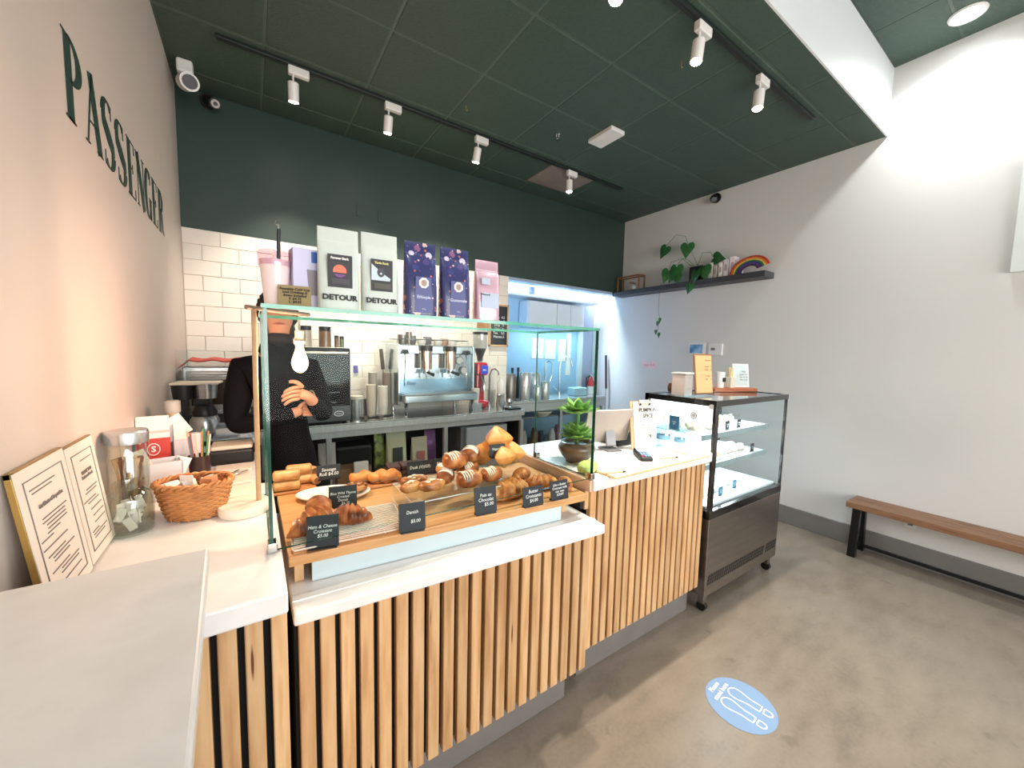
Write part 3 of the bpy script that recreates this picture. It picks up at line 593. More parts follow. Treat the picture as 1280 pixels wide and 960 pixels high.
# ------------------------------------------------------------------ left counter things
CZ = 1.1225
goldf = M('gold_frame_edge', '#b39250', .35, .6, nz=.1); mat_w = M('frame_face', '#efe7dc', .5, nz=.03); grey_ink = M('grey_ink', '#7d7672', .7)
def doc_frame(x, y, w, h, rz, label, seed):
    # leans back on the wall: bottom edge at (x, y), face turned to the room
    t = T('document_frame', label, 'frame', (x, y, CZ+.004), rz, 'document frames leaning on the left wall')
    le = -.12; Rm = Matrix.Rotation(le, 4, 'X')
    b = B()
    for q in ((-w/2, -w/2+.012, 0, h), (w/2-.012, w/2, 0, h), (-w/2, w/2, 0, .012), (-w/2, w/2, h-.012, h)): b.box(q[0], q[1], -.005, .006, q[2], q[3])
    b.xf(Rm).obj('frame', goldf, t, False, .001)
    B().box(-w/2+.003, w/2-.003, -.0065, .004, .003, h-.003).xf(Rm).obj('sheet', mat_w, t, False)
    b = B()
    for q in ((-w/2+.03, -w/2+.032, .03, h-.03), (w/2-.032, w/2-.03, .03, h-.03), (-w/2+.03, w/2-.03, h-.032, h-.03), (-w/2+.03, w/2-.03, .03, .032)): b.box(q[0], q[1], -.008, -.006, q[2], q[3])
    rd = random.Random(seed); z = h-.055
    text('Certificate of Inspection' if seed == 1 else 'THANK YOU\nBusiness Permit', .013, grey_ink, t, (0, -.0085*math.cos(le)-math.sin(-le)*-(h*.72), h*.72*math.cos(le)), (PI/2+le, 0, 0), bold=.0004)
    while z > .05:
        if abs(z-h*.72) > .03:
            a = rd.uniform(-.08, .0)*w*10/ w*.9 if 0 else rd.uniform(-w/2+.04, -w*.1); b.box(a, a+rd.uniform(.25, .6)*w*.9 if a < -.05 else a+w*.4, -.0078, -.006, z, z+.0025)
        z -= rd.choice([.009, .009, .02])
    b.xf(Rm).obj('print', grey_ink, t, False)
    return t
doc_frame(.050, -.215, .26, .345, PI/2, 'larger gold-edged framed document leaning on the left wall, nearest the stone ledge', 1)
doc_frame(.046, .035, .215, .335, PI/2, 'second gold-edged framed document leaning on the wall beside the glass jars', 2)
jg = glass('jar_glass', '#f1f3ef', .8, .09, .02)
t = T('glass_jar', 'short clear glass jar of cotton-white sachets in front of the tall jar', 'jar', (.085, .16, CZ))
B().lathe([(.0, .002), (.054, .002), (.060, .012), (.060, .115), (.052, .135), (.034, .148), (.034, .165), (.038, .172), (.034, .172), (.031, .165), (.031, .15), (.049, .133), (.056, .112), (.056, .014), (.05, .008), (0, .008)], 36, cap=False).obj('jar', jg, t)
for i in range(22): B().box(-.011, .011, -.002, .002, -.022, .022).xf(Matrix.Translation((random.uniform(-.028, .028), random.uniform(-.028, .028), .035+.0028*i))@Matrix.Rotation(random.uniform(0, 3), 4, 'Z')@Matrix.Rotation(random.uniform(-.7, .7), 4, 'Y')).obj('sachet', white, t, False, .001)
t = T('glass_canister', 'tall clear glass canister with a brushed steel lid, full of wooden spoons', 'jar', (.062, .285, CZ))
B().lathe([(0, .002), (.052, .002), (.055, .01), (.055, .27), (.052, .275), (.049, .27), (.050, .012), (0, .008)], 36, cap=False).obj('canister', jg, t)
B().lathe([(.0, .275), (.057, .275), (.058, .31), (.055, .318), (.0, .32)], 36).obj('lid', steel, t)
for i in range(10):
    a = i*.63; B().tube([(.02*math.cos(a), .02*math.sin(a), .01), (.03*math.cos(a+.5), .03*math.sin(a+.5), .17), (.034*math.cos(a+.6), .034*math.sin(a+.6), .22)], [.003, .003, .010], 7, flat=.35).obj('wooden_spoon', wood if i % 3 else M('brown_spoon', '#8a5a3e', .6), t)
t = T('napkin_box', 'white cardboard tray box behind the basket with a napkin sticking out', 'box', (.115, .50, CZ), .25)
b = B(); b.box(-.06, .06, -.05, -.046, 0, .15); b.box(-.06, .06, .046, .05, 0, .15); b.box(-.06, -.056, -.05, .05, 0, .15); b.box(.056, .06, -.05, .05, 0, .15); b.box(-.06, .06, -.05, .05, 0, .004); b.obj('carton', M('grey_white_card', '#d7dadf', .6, nz=.04), t, False)
B().box(-.03, .03, -.004, .0, .0, .2).xf(Matrix.Translation((-.01, .0, .01))@Matrix.Rotation(-.35, 4, 'Y')).obj('napkin', paper, t, False); B().box(-.02, .03, .012, .016, .0, .16).xf(Matrix.Translation((.01, .01, .0))@Matrix.Rotation(.4, 4, 'Y')).obj('napkin', paper, t, False)
# wicker basket
wick = ramp_mat('wicker_cane', [(.3, '#a8683a'), (.55, '#cf9058'), (.8, '#b87843')], 20, .5, detail=4)
t = T('wicker_basket', 'oval woven wicker basket of paper packets on the left counter', 'basket', (.245, .215, CZ), -.35)
b = B()
for k in range(15):
    z = .008+.0078*k; ra = .082+.030*(k/14)**.8; pts = []
    for j in range(72):
        a = 2*PI*j/72; r = ra+.0035*math.cos(a*16+(PI if k % 2 else 0)); pts.append((r*math.cos(a), r*.74*math.sin(a), z))
    b.tube(pts, .0043, 6, closed=True)
b.obj('weave', wick, t)
b = B()
for j in range(16):
    a = 2*PI*j/16+.1; b.tube([(.08*math.cos(a), .06*math.sin(a), .0), (.098*math.cos(a), .0725*math.sin(a), .06), (.112*math.cos(a), .083*math.sin(a), .125)], .003, 6)
b.obj('stakes', wick, t)
b = B()
for ph in (0, PI): b.tube([((.113+.006*math.cos(a*14+ph))*math.cos(a), (.0835+.006*math.cos(a*14+ph))*math.sin(a), .128+.006*math.sin(a*14+ph)) for a in [2*PI*j/120 for j in range(120)]], .0058, 6, closed=True)
b.obj('rim', wick, t)
B().lathe([(0, .004), (.078, .004)], 24, ey=.74, cap=False).obj('base', wick, t)
for i in range(9):
    B().box(-.022, .022, -.002, .002, -.035, .035).xf(Matrix.Translation((random.uniform(-.055, .065), random.uniform(-.03, .03), .105+random.uniform(0, .02)))@Matrix.Rotation(random.uniform(0, 3), 4, 'Z')@Matrix.Rotation(random.uniform(-1, 1), 4, 'X')).obj('packet', paper if i % 3 else M('tan_packet', '#c98e62', .6), t, False, .001)
# lamp: round marble foot, dowel, arm, hanging bulb
marb = ramp_mat('cream_marble', [(.35, '#e9dccb'), (.55, '#f3e9db'), (.75, '#d9c9b6')], 7, .25, dist=1.)
lw = M('pale_dowel_wood', '#c9a27a', .5, nz=.15, sc=20)
t = T('table_lamp', 'wooden dowel lamp with round marble foot and a glowing bare bulb on its arm', 'lamp', (.392, .165, CZ))
B().lathe([(0, 0), (.078, 0), (.082, .006), (.082, .030), (.078, .036), (0, .037)], 48).obj('base', marb, t)
B().cyl((.045, .0, .036), (.048, .0, .765), .0085).obj('pole', lw, t)
B().cyl((.025, -.02, .757), (.245, .165, .757), .0085).obj('arm', M('grey_brown_arm', '#8d7a6a', .5, nz=.1), t)
B().cyl((.205, .132, .757), (.205, .132, .69), .0045, n=8).obj('cord', M('grey_cord', '#b9b1a6', .6), t)
B().lathe([(0, 0), (.018, 0), (.016, -.035), (.022, -.042), (.022, -.055), (.0, -.055)], 20, c=(.205, .132, .685)).obj('socket', M('cream_socket', '#d9c2a6', .5), t)
B().lathe([(.0, 0), (.012, 0), (.016, -.03), (.029, -.07), (.031, -.085), (.024, -.11), (.010, -.122), (0, -.124)], 24, c=(.205, .132, .635)).obj('bulb', M('glowing_bulb', '#fff0d0', .3, emit=14, ecol='#ffcf8f'), t)
light('bulb_light', 'POINT', (.392+.205, .165+.132-.06, CZ+.54), 6, (1, .58, .40), .035)
light('bulb_light_rear', 'POINT', (.392+.205-.06, .165+.132+.02, CZ+.54), 4, (1, .58, .40), .035)
# bottle in sleeve, red cup carton, straw holder, coffee maker
t = T('plastic_bottle', 'clear plastic squeeze bottle of oats with a grey cap behind the red box', 'bottle', (.11, .86, CZ))
B().lathe([(0, 0), (.055, 0), (.058, .01), (.058, .17), (.05, .2), (.024, .27), (.024, .3), (0, .3)], 28).obj('body', M('oat_filled_plastic', '#cdb892', .3, nz=.3, sc=25), t)
B().lathe([(0, .295), (.03, .295), (.03, .345), (.024, .352), (0, .352)], 24).obj('cap', M('pale_grey_cap', '#b8b3ac', .5), t)
t = T('red_box', 'red and white open box with a round white emblem on the left counter', 'box', (.062, .70, CZ), .15)
B().box(-.055, .055, -.04, .04, 0, .215).obj('carton', M('red_carton', '#c23a31', .45, nz=.06), t, False, .002)
B().box(-.055, .055, .03, .037, .21, .30).obj('lid_flap', paper, t, False, .004); B().box(-.055, .055, -.041, .03, .212, .235).obj('paper_liner', paper, t, False, .002)
B().tube([(.02*math.cos(a), -.0415, .165+.025*math.sin(a)) for a in [2*PI*i/20 for i in range(20)]], .002, 5, closed=True).obj('emblem_ring', white, t); text('S', .035, white, t, (0, -.042, .165), (PI/2, 0, 0), bold=.001)
t = T('sugar_packets', 'white paper sachet sheet folded over beside the bottle', 'packet', (.165, .78, CZ), .3)
B().box(-.05, .05, -.02, .02, .0, .2).obj('stack', M('grey_white_card', '#d7dadf'), t, False, .002)
B().box(-.05, .05, -.003, .003, .0, .12).xf(Matrix.Translation((0, 0, .26))@Matrix.Rotation(-2.1, 4, 'Y')).obj('sheet', paper, t, False, .002); B().box(-.05, .0, -.0235, -.0205, .18, .26).obj('sheet', paper, t, False, .002)
t = T('straw_holder', 'dark cup of coloured straws and stir sticks behind the basket', 'cup', (.225, .62, CZ))
B().lathe([(0, 0), (.035, 0), (.042, .13), (.04, .13), (.034, .006), (0, .006)], 24, cap=False).obj('cup', M('smoke_plastic', '#3b2d2c', .2, nz=.1), t)
for i, c in enumerate(['#e3ddd2', '#c98d5c', '#3d8f5a', '#e9e4da', '#b5533c', '#d8b380', '#5b8aa8', '#d9cdbb', '#c98d5c', '#3d8f5a']):
    a = i*.63; B().cyl((.018*math.cos(a), .018*math.sin(a), .01), (.04*math.cos(a), .04*math.sin(a), .22+.01*(i % 3)), .0032, n=7).obj('straw', M('straw_'+'abcdefghij'[i], c, .4), t)
t = T('coffee_maker', 'black and steel drip coffee maker with steel thermal carafe by the left wall', 'coffee maker', (.15, 1.5, CZ), -.1)
B().box(-.12, .10, -.07, .12, 0, .03).obj('base', black, t, False, .008); B().box(-.03, .05, .02, .12, .03, .3).obj('tower', black, t, False, .01)
B().lathe([(0, 0), (.07, 0), (.075, .02), (.075, .12), (.06, .15), (.05, .155), (0, .16)], 32, c=(.03, -.02, .032)).obj('carafe', steel, t)
B().lathe([(.06, .0), (.065, .03), (.045, .07), (.0, .075)], 28, c=(.03, -.02, .175)).obj('carafe_lid', black, t)
B().lathe([(0, 0), (.048, .0), (.056, .09), (0, .09)], 28, c=(.045, -.02, .29)).obj('filter_basket', steel, t); B().lathe([(0, 0), (.05, .0), (.06, .09), (0, .09)], 28, c=(-.07, -.01, .285)).obj('filter_holder', black, t)
B().box(-.125, .11, -.07, .12, .374, .388).obj('lid', M('cream_lid', '#d8cdbd', .4), t, False, .008)
# trays, pans and boards on the left counter
def simple(name, label, cat, B_, mat, loc, rz=0, bev=.0, group=None, smooth=False):
    o = B_.obj(name, mat, None, smooth, bev, loc); o.rotation_euler = (0, 0, rz); return tag(o, label, cat, group)
def pan(name, label, x, y, z, w, d, h, mat, rz=0):
    b = B(); e = .004; b.box(-w/2, w/2, -d/2, d/2, 0, e)
    for q in ((-w/2, w/2, -d/2, -d/2+e), (-w/2, w/2, d/2-e, d/2), (-w/2, -w/2+e, -d/2, d/2), (w/2-e, w/2, -d/2, d/2)): b.box(q[0], q[1], q[2], q[3], 0, h)
    for q in ((-w/2-.01, w/2+.01, -d/2-.01, -d/2), (-w/2-.01, w/2+.01, d/2, d/2+.01)): b.box(q[0], q[1], q[2], q[3], h-e, h)
    return simple(name, label, 'pan', b, mat, (x, y, z), rz, .001)
simple('black_case', 'black rectangular case under the white cloth on the left counter', 'case', B().box(-.10, .09, -.09, .09, 0, .075), black, (.335, .98, CZ), 0, .012)
simple('folded_cloth', 'cream folded cloth lying on the black case', 'cloth', B().box(-.095, .085, -.08, .08, 0, .022), M('cream_cloth', '#e6d8c2', .8, nz=.1, bump=.3, bsc=30), (.335, .98, CZ+.075), 0, .01)
pan('baking_tray', 'shallow steel baking tray behind the black case', .335, 1.25, CZ+.055, .2, .28, .04, steel); simple('tray_box', 'grey box holding up the steel baking tray', 'box', B().box(-.1, .1, -.12, .12, 0, .055), dark, (.335, 1.25, CZ), 0, .004)
pan('loaf_pan', 'small steel loaf pan on the baking tray', .30, 1.27, CZ+.0955, .11, .18, .05, steel)
for k, (x, y, w, d, rz) in enumerate(((.335, .62, .15, .20, .05), (.37, .405, .13, .16, -.0), (.34, .80, .15, .12, .0))):
    simple('cutting_board', ['white board with steel tongs on it, behind the marble lamp foot', 'white board nearest the marble lamp foot', 'white board against the black case'][k], 'board', B().box(-w/2, w/2, -d/2, d/2, 0, .012), M('cream_board', '#efe3d2', .5, nz=.04), (x, y, CZ), rz, .003)
t = T('tongs', 'steel serving tongs lying on the white board', 'tongs', (.33, .62, CZ+.016), .9)
for s in (-1, 1): B().tube([(-.09, .004*s, .0), (0, .012*s, .008), (.08, .022*s, .004)], .004, 6, flat=.5).obj('arm', chrome, t)
t = T('toaster_oven', 'steel toaster oven with dark glass door at the back left', 'oven', (.225, 2.02, CZ+.125))
B().box(-.19, .19, -.16, .2, 0, .34).obj('body', steel, t, False, .008); B().box(-.17, .11, -.172, -.16, .03, .31).obj('door', M('grey_door_frame', '#9a9590', .3, .8), t, False, .004)
B().box(-.145, .09, -.176, -.171, .075, .25).obj('window', M('dark_oven_glass', '#3a3020', .1, nz=.2, sc=6), t, False); B().cyl((-.15, -.2, .28), (.09, -.2, .28), .007).obj('handle', chrome, t)
for k in range(4): B().cyl((.15, -.162, .27-.07*k), (.15, -.18, .27-.07*k), .014, n=16).obj('knob', steel, t)
simple('oven_stand', 'dark low stand under the steel toaster oven', 'stand', B().box(-.2, .2, -.18, .2, 0, .125), dark, (.225, 2.02, CZ), 0, .004)
b = B()
n = 16; R = []
for i in range(n+1):
    x = -.21+.42*i/n; zz = .014+.006*math.sin(i*1.1)+(-.05 if i in (0,) else 0)+(-.03 if i in (1, n) else 0); R.append([(x, -.18, zz-.012), (x, .1, zz), (x, .1, zz+.008), (x, -.18, zz-.004)])
b.rings(R).jitter(.0006)
simple('red_cloth', 'red oven cloth draped over the toaster oven', 'cloth', b, M('red_cloth', '#b5473a', .8, nz=.15, bump=.2), (.225, 2.02, CZ+.50), 0, 0, None, True)
t = T('brochure_holder', 'clear acrylic card holder beside the toaster oven in the corner', 'holder', (.055, 1.75, CZ)); B().box(-.04, .04, -.002, .002, .3, .58).obj('sheet', acr, t, False); B().box(-.02, .02, -.02, .02, 0, .3).obj('post', black, t, False)
# ------------------------------------------------------------------ back counter
t = T('back_counter', 'long steel back counter with open shelves behind the barista', 'counter', (1.67, 2.12, 0))
X = lambda x: x-1.67; Y = lambda y: y-2.12
B().box(X(.46), X(2.88), Y(1.83), Y(2.44), 1.105, 1.118).obj('worktop', steel, t, False, .003)
B().box(X(.46), X(2.88), Y(1.83), Y(1.85), 1.055, 1.105).obj('front_rail', satin, t, False, .004); B().box(X(.46), X(2.86), Y(1.855), Y(1.87), 1.0, 1.052).obj('lower_rail', satin, t, False, .003)
for x in (.47, .915, 1.95, 2.85): B().box(X(x), X(x)+.04, Y(1.86), Y(1.9), 0, 1.0).obj('post', satin, t, False, .003)
B().box(X(.46), X(1.98), Y(1.86), Y(2.42), .50, .52).obj('shelf', dsteel, t, False, .003)
B().box(X(.46), X(2.88), Y(2.40), Y(2.42), 0, 1.1).obj('back_panel', dark, t, False); B().box(X(2.868), X(2.88), Y(1.9), Y(2.42), 0, 1.1).obj('end_panel', dsteel, t, False)
B().box(X(.46), X(1.98), Y(1.87), Y(2.4), .02, .06).obj('lower_shelf', dsteel, t, False)
BC = 1.1185
# black oven
t = T('black_oven', 'black countertop convection oven with glass door and round emblem', 'oven', (.80, 2.10, BC))
og = M('black_oven_glass', '#0c0e11', .1, nz=.2, sc=4, spec=.25)
B().box(-.31, .31, -.22, .28, .02, .62).obj('body', blackm, t, False, .01); B().box(-.30, .30, -.243, -.221, .15, .60).obj('door', og, t, False, .004)
B().box(-.27, .22, -.248, -.243, .22, .52).obj('window', M('oven_window', '#12161a', .08, nz=.3, sc=5, spec=.25), t, False)
for k in range(3): B().cyl((-.27, -.252, .26+.09*k), (.22, -.252, .26+.09*k), .003, n=6).obj('rack_line', steel, t)
B().cyl((-.29, -.262, .578), (.28, -.262, .578), .011).obj('handle', M('cream_steel', '#dcd3c4', .25, .8), t)
B().box(-.30, .30, -.26, -.221, .02, .14).obj('control_panel', M('dark_grey_panel', '#4a4c50', .35, nz=.08), t, False, .006)
B().tube([(.21+.034*math.cos(a), -.262, .085+.02*math.sin(a)) for a in [2*PI*i/24 for i in range(24)]], .0022, 5, closed=True).obj('emblem_ring', white, t); text('oven', .02, white, t, (.21, -.262, .085), (PI/2, 0, 0)); text('Arioso', .03, M('grey_ink_light', '#9aa0a6', .5), t, (.15, -.2445, .18), (PI/2, 0, 0), shear=.3)
for x in (-.27, .27): B().cyl((x, -.15, 0), (x, -.15, .02), .02, n=12).obj('foot', black, t)
def jar(x, y, z, r, h, label, contents, nm='spice_jar'):
    t = T(nm, label, 'jar', (x, y, z)); B().lathe([(0, 0), (r, 0), (r, h*.78), (r*.8, h*.8), (0, h*.8)], 20).obj('jar', M('jar_'+contents[1:], contents, .2, nz=.35, sc=18, coat=.4), t); B().lathe([(0, h*.8), (r*.98, h*.8), (r*.98, h), (0, h)], 20).obj('lid', black, t)
jar(.80, 2.05, BC+.625, .045, .17, 'left dark-lidded jar on top of the black oven', '#b9aa98'); jar(.945, 2.05, BC+.625, .048, .17, 'right dark-lidded jar on top of the black oven, half full of beans', '#8d6a50')
jar(1.03, 2.02, BC+.625, .018, .10, 'left tiny spice bottle on the black oven', '#7a5a3c'); jar(1.07, 2.02, BC+.625, .018, .095, 'right tiny spice bottle on the black oven', '#6c7a4c')
B0 = B().box(-.02, .02, -.008, .008, 0, .07); simple('wall_switch', 'purple taped switch plate on the tiled wall right of the black oven', 'switch', B0, M('violet_plate', '#5b55a8', .4), (1.27, 2.442, 1.50), 0, .003)
def cups(x, y, n, r, h, label, mat, z=BC):
    t = T('cup_stack', label, 'cups', (x, y, z))
    for k in range(n): B().lathe([(r*.72, 0), (r, h), (r*1.05, h+.003), (r*.97, h), (r*.7, .003)], 22, c=(0, 0, k*.0145), cap=False).obj('cup', mat, t)
kcup = M('cream_paper_cup', '#ddd2c2', .5, nz=.05)
cups(1.30, 1.98, 14, .04, .11, 'left tall stack of cream paper cups', kcup); cups(1.40, 1.97, 13, .042, .11, 'second tall stack of cream paper cups', M('white_paper_cup', '#efe9e0', .5))
cups(1.48, 2.12, 20, .042, .12, 'tallest stack of taupe cups beside the espresso machine', M('taupe_cup', '#a89888', .5)); cups(1.37, 2.2, 20, .04, .12, 'rear stack of clear-grey cups by the tiled wall', M('grey_clear_cup', '#c9c2b8', .3))
t = T('steel_canister', 'steel canister with a cream lid beside the black oven', 'canister', (1.16, 1.92, BC)); B().lathe([(0, 0), (.05, 0), (.055, .19), (0, .19)], 28).obj('body', steel, t); B().lathe([(0, .19), (.056, .19), (.056, .215), (0, .217)], 28).obj('lid', M('cream_lid', '#d8cdbd'), t)
t = T('milk_jug', 'dark steel jug with black handle behind the steel canister', 'jug', (1.235, 2.06, BC)); B().lathe([(0, 0), (.05, 0), (.045, .17), (0, .17)], 24).obj('body', dsteel, t); B().tube([(.045, 0, .15), (.085, 0, .14), (.085, 0, .05), (.048, 0, .03)], .007, 8).obj('handle', black, t)
for k, (x, lb) in enumerate(((1.22, 'black portafilter lying left of the cup stacks'), (1.345, 'black portafilter lying in front of the cup stacks'))):
    t = T('portafilter', lb, 'portafilter', (x, 1.875, BC+.027), .3*k); B().lathe([(0, 0), (.034, 0), (.034, .03), (0, .03)], 22, c=(0, 0, -.015)).obj('basket', dsteel, t); B().cyl((.03, 0, 0), (.13, .0, .004), .012, .016).obj('handle', black, t)
t = T('steam_brush', 'dark-handled whisk standing behind the taupe cup stack', 'whisk', (1.50, 2.32, BC)); B().cyl((0, 0, 0), (0, 0, .42), .008, n=8).obj('shaft', steel, t); B().cyl((0, 0, .42), (-.02, 0, .62), .02, .017).obj('handle', M('grey_handle', '#5b5450', .5), t)
# espresso machine
est = M('mirror_blue_steel', '#c3d2da', .16, .95, nz=.2, sc=5)
t = T('espresso_machine', 'large polished steel two-group espresso machine on chrome feet', 'espresso machine', (1.93, 2.1, BC))
B().box(-.38, .38, -.06, .26, .14, .66).obj('body', est, t, False, .012); B().box(-.395, -.375, -.14, .27, .10, .67).obj('side_panel', est, t, False, .006); B().box(.375, .395, -.14, .27, .10, .67).obj('side_panel', est, t, False, .006)
B().box(-.38, .38, -.13, -.055, .58, .665).obj('head_cover', est, t, False, .01); B().box(-.375, .375, -.066, -.06, .20, .34).obj('splash_back', M('blue_steel', '#8fb0c4', .2, .9), t, False)
B().box(-.37, .37, -.26, .02, .135, .205).obj('drip_tray', est, t, False, .008); B().box(-.36, .36, -.25, -.01, .206, .212).obj('grille', dsteel, t, False)
for x in (-.34, .34):
    for y in (-.2, .2): B().lathe([(0, 0), (.018, 0), (.022, .02), (.014, .06), (.022, .13), (0, .14)], 16, c=(x, y, 0)).obj('foot', chrome, t)
B().tube([(-.37, -.03, .72), (-.37, .24, .72), (.37, .24, .72), (.37, -.03, .72)], .005, 8, closed=True).obj('cup_rail', chrome, t)
for x in (-.37, 0, .37): B().cyl((x, -.03, .665), (x, -.03, .72), .005, n=8).obj('rail_post', chrome, t)
for x in (-.13, .12):
    B().lathe([(0, 0), (.055, 0), (.055, .17), (0, .17)], 32, c=(x, -.15, .44)).obj('group_head', M('warm_polished_steel', '#d2bfae', .12, 1.), t)
    B().lathe([(0, .17), (.060, .17), (.060, .22), (0, .222)], 32, c=(x, -.15, .44)).obj('group_cap', M('dark_ring', '#2e2c2a', .35), t)
    B().lathe([(0, 0), (.062, .0), (.062, .22), (0, .222)], 32, c=(x, -.15, .44)).b.free()
    B().lathe([(0, 0), (.036, 0), (.036, .04), (0, .04)], 24, c=(x, -.15, .395)).obj('portafilter', chrome, t); B().cyl((x, -.18, .41), (x+.01, -.30, .395), .013, .016).obj('portafilter_handle', black, t)
    B().tube([(x, -.15, .395), (x, -.16, .36), (x+.01, -.16, .345)], .008, 8).obj('spout', chrome, t)
for x in (-.33, .30): B().tube([(x, -.13, .58), (x-.01, -.17, .5), (x-.02, -.19, .38), (x-.02, -.18, .29)], .006, 8).obj('steam_wand', chrome, t); B().cyl((x, -.13, .60), (x, -.18, .60), .024, n=18).obj('steam_knob', black, t)
for x, z in ((.25, .52), (.3, .42)): B().cyl((x, -.06, z), (x, -.085, z), .036, n=28).obj('gauge', white, t); B().tube([(x+.036*math.cos(a), -.086, z+.036*math.sin(a)) for a in [2*PI*i/24 for i in range(24)]], .004, 6, closed=True).obj('gauge_ring', chrome, t)
for k in range(4): B().cyl((-.29+.0*k, -.06, .5-.035*k), (-.29, -.07, .5-.035*k), .01, n=12).obj('button', M('white_button', '#f3f6fb', .3, emit=.8), t)
text('Slate', .05, M('navy_script', '#2c3f73', .4), t, (-.25, -.068, .30), (PI/2, 0, 0), shear=.3)
for i, (x, y, r, h, mm) in enumerate(((-.3, .03, .045, .10, 'steel'), (-.22, .08, .03, .13, 'steel'), (-.1, .05, .042, .07, 'white'), (-.02, .1, .042, .09, 'grey'), (.07, .04, .042, .07, 'white'), (.16, .1, .045, .08, 'tan'), (.22, .03, .042, .07, 'white'), (-.16, .16, .042, .1, 'grey'), (.28, .14, .04, .08, 'white'))):
    mt = {'steel': dsteel, 'white': M('white_glazed_ceramic', '#f6f2ec'), 'grey': M('grey_stoneware', '#77757c', .3, nz=.1), 'tan': M('tan_stoneware', '#c79f86', .3, nz=.1)}[mm]
    lb = ['steel milk pitcher at the left end on the espresso machine', 'narrow tall steel pitcher on the espresso machine', 'white cup above the left group head', 'grey mug left of the machine middle', 'white cup right of the machine middle', 'tan mug above the right group head', 'white cup right of the tan mug', 'grey mug at the back left on the machine', 'white cup at the back right on the machine'][i]
    tag(B().lathe([(0, 0), (r*.75, 0), (r, h*.5), (r, h), (r*.9, h), (r*.88, h*.3), (0, .01)], 20, cap=False).obj('mug' if h < .1 else 'pitcher', mt, None, loc=(1.93+x, 2.1+y, BC+.6605)), lb, 'cup', 'cups on top of the espresso machine')
cups(2.335, 1.95, 3, .042, .115, 'white takeaway cups beside the right end of the espresso machine', M('white_paper_cup', '#efe9e0'), BC+.09)
simple('cup_riser', 'small steel riser under the white takeaway cups', 'riser', B().box(-.05, .05, -.05, .05, 0, .09), steel, (2.335, 1.95, BC), 0, .003)
# grinder
red = M('gloss_red_metal', '#c01f33', .2, .2, nz=.06, coat=.6)
t = T('coffee_grinder', 'glossy red coffee grinder with bean hopper right of the espresso machine', 'grinder', (2.48, 2.13, BC))
B().ell((0, 0, .05), (.095, .10, .05), 16, q=3).obj('base', red, t); B().box(-.05, .05, -.03, .08, .06, .42).obj('column', red, t, False, .02); B().box(-.065, .065, -.07, .09, .36, .5).obj('motor_head', red, t, False, .02)
B().lathe([(.03, .5), (.035, .56), (.075, .66), (.078, .80), (.07, .80), (.0, .8)], 28).obj('hopper', glass('hopper_glass', '#d9dcdc', .9, .12, .05), t); B().lathe([(0, .505), (.03, .52), (.033, .56), (.066, .65), (0, .655)], 26).obj('beans', choc, t); B().lathe([(0, .80), (.082, .80), (.082, .825), (0, .83)], 28).obj('hopper_lid', black, t)
B().box(-.02, .06, -.078, -.071, .38, .47).obj('display', M('blue_display', '#14215f', .3, emit=.6, ecol='#2747c8'), t, False); text('8.5 s', .022, M('white_button', '#f3f6fb'), t, (.02, -.079, .42), (PI/2, 0, 0))
B().tube([(0, -.06, .36), (0, -.1, .3), (0, -.1, .2)], .022, 12).obj('spout', chrome, t)
t = T('espresso_tap', 'slim curved chrome rinse tap beside the grinder', 'tap', (2.62, 2.15, BC)); B().tube([(0, 0, 0), (0, 0, .36), (.015, -.02, .42), (.04, -.05, .43), (.06, -.08, .40), (.06, -.09, .36)], .009, 10).obj('spout', chrome, t); B().cyl((0, 0, 0), (0, 0, .03), .025).obj('base', chrome, t)
t = T('knock_cup', 'tilted open steel pitcher right of the red grinder', 'pitcher', (2.64, 1.95, BC), .3); B().lathe([(0, 0), (.04, 0), (.05, .06), (.042, .13), (.046, .16), (.042, .16), (.038, .12), (.0, .01)], 24, cap=False).obj('body', steel, t)
t = T('tamper', 'small brown-handled tamper on the counter end', 'tamper', (2.74, 1.93, BC)); B().lathe([(0, 0), (.03, 0), (.03, .02), (.012, .03), (.01, .06), (.022, .08), (.018, .11), (0, .115)], 20).obj('body', chrome, t)
t = T('doser_cup', 'short steel dosing cup near the counter end', 'cup', (2.80, 2.0, BC)); B().lathe([(0, 0), (.035, 0), (.03, .05), (.04, .08), (.036, .08), (.0, .01)], 20, cap=False).obj('body', steel, t)
simple('scale', 'flat black scale at the right end of the steel counter', 'scale', B().box(-.08, .08, -.05, .05, 0, .022), black, (2.76, 1.885, BC), 0, .006)
t = T('syrup_bottle', 'white pump bottle with a dark lower label at the end of the steel counter', 'bottle', (2.80, 2.2, BC)); B().lathe([(0, 0), (.045, 0), (.045, .14), (.045, .26), (.018, .3), (.018, .34), (0, .34)], 22).obj('body', white, t); B().lathe([(.0455, .02), (.0455, .14)], 22, cap=False).obj('label', M('maroon_label', '#5a2733', .5), t)
t = T('paper_roll_rack', 'tall bundle of clear and white straws in a holder at the counter end', 'straws', (2.72, 2.28, BC))
for i in range(10): B().cyl((.012*(i % 4)-.02, .02*(i//4)-.02, 0), (.02*(i % 4)-.03, .03*(i//4)-.03, .42+.02*(i % 3)), .006, n=7).obj('straw', white, t)
B().lathe([(0, 0), (.05, 0), (.055, .18), (.05, .18), (.045, .01), (0, .005)], 20, cap=False).obj('holder', jg, t)
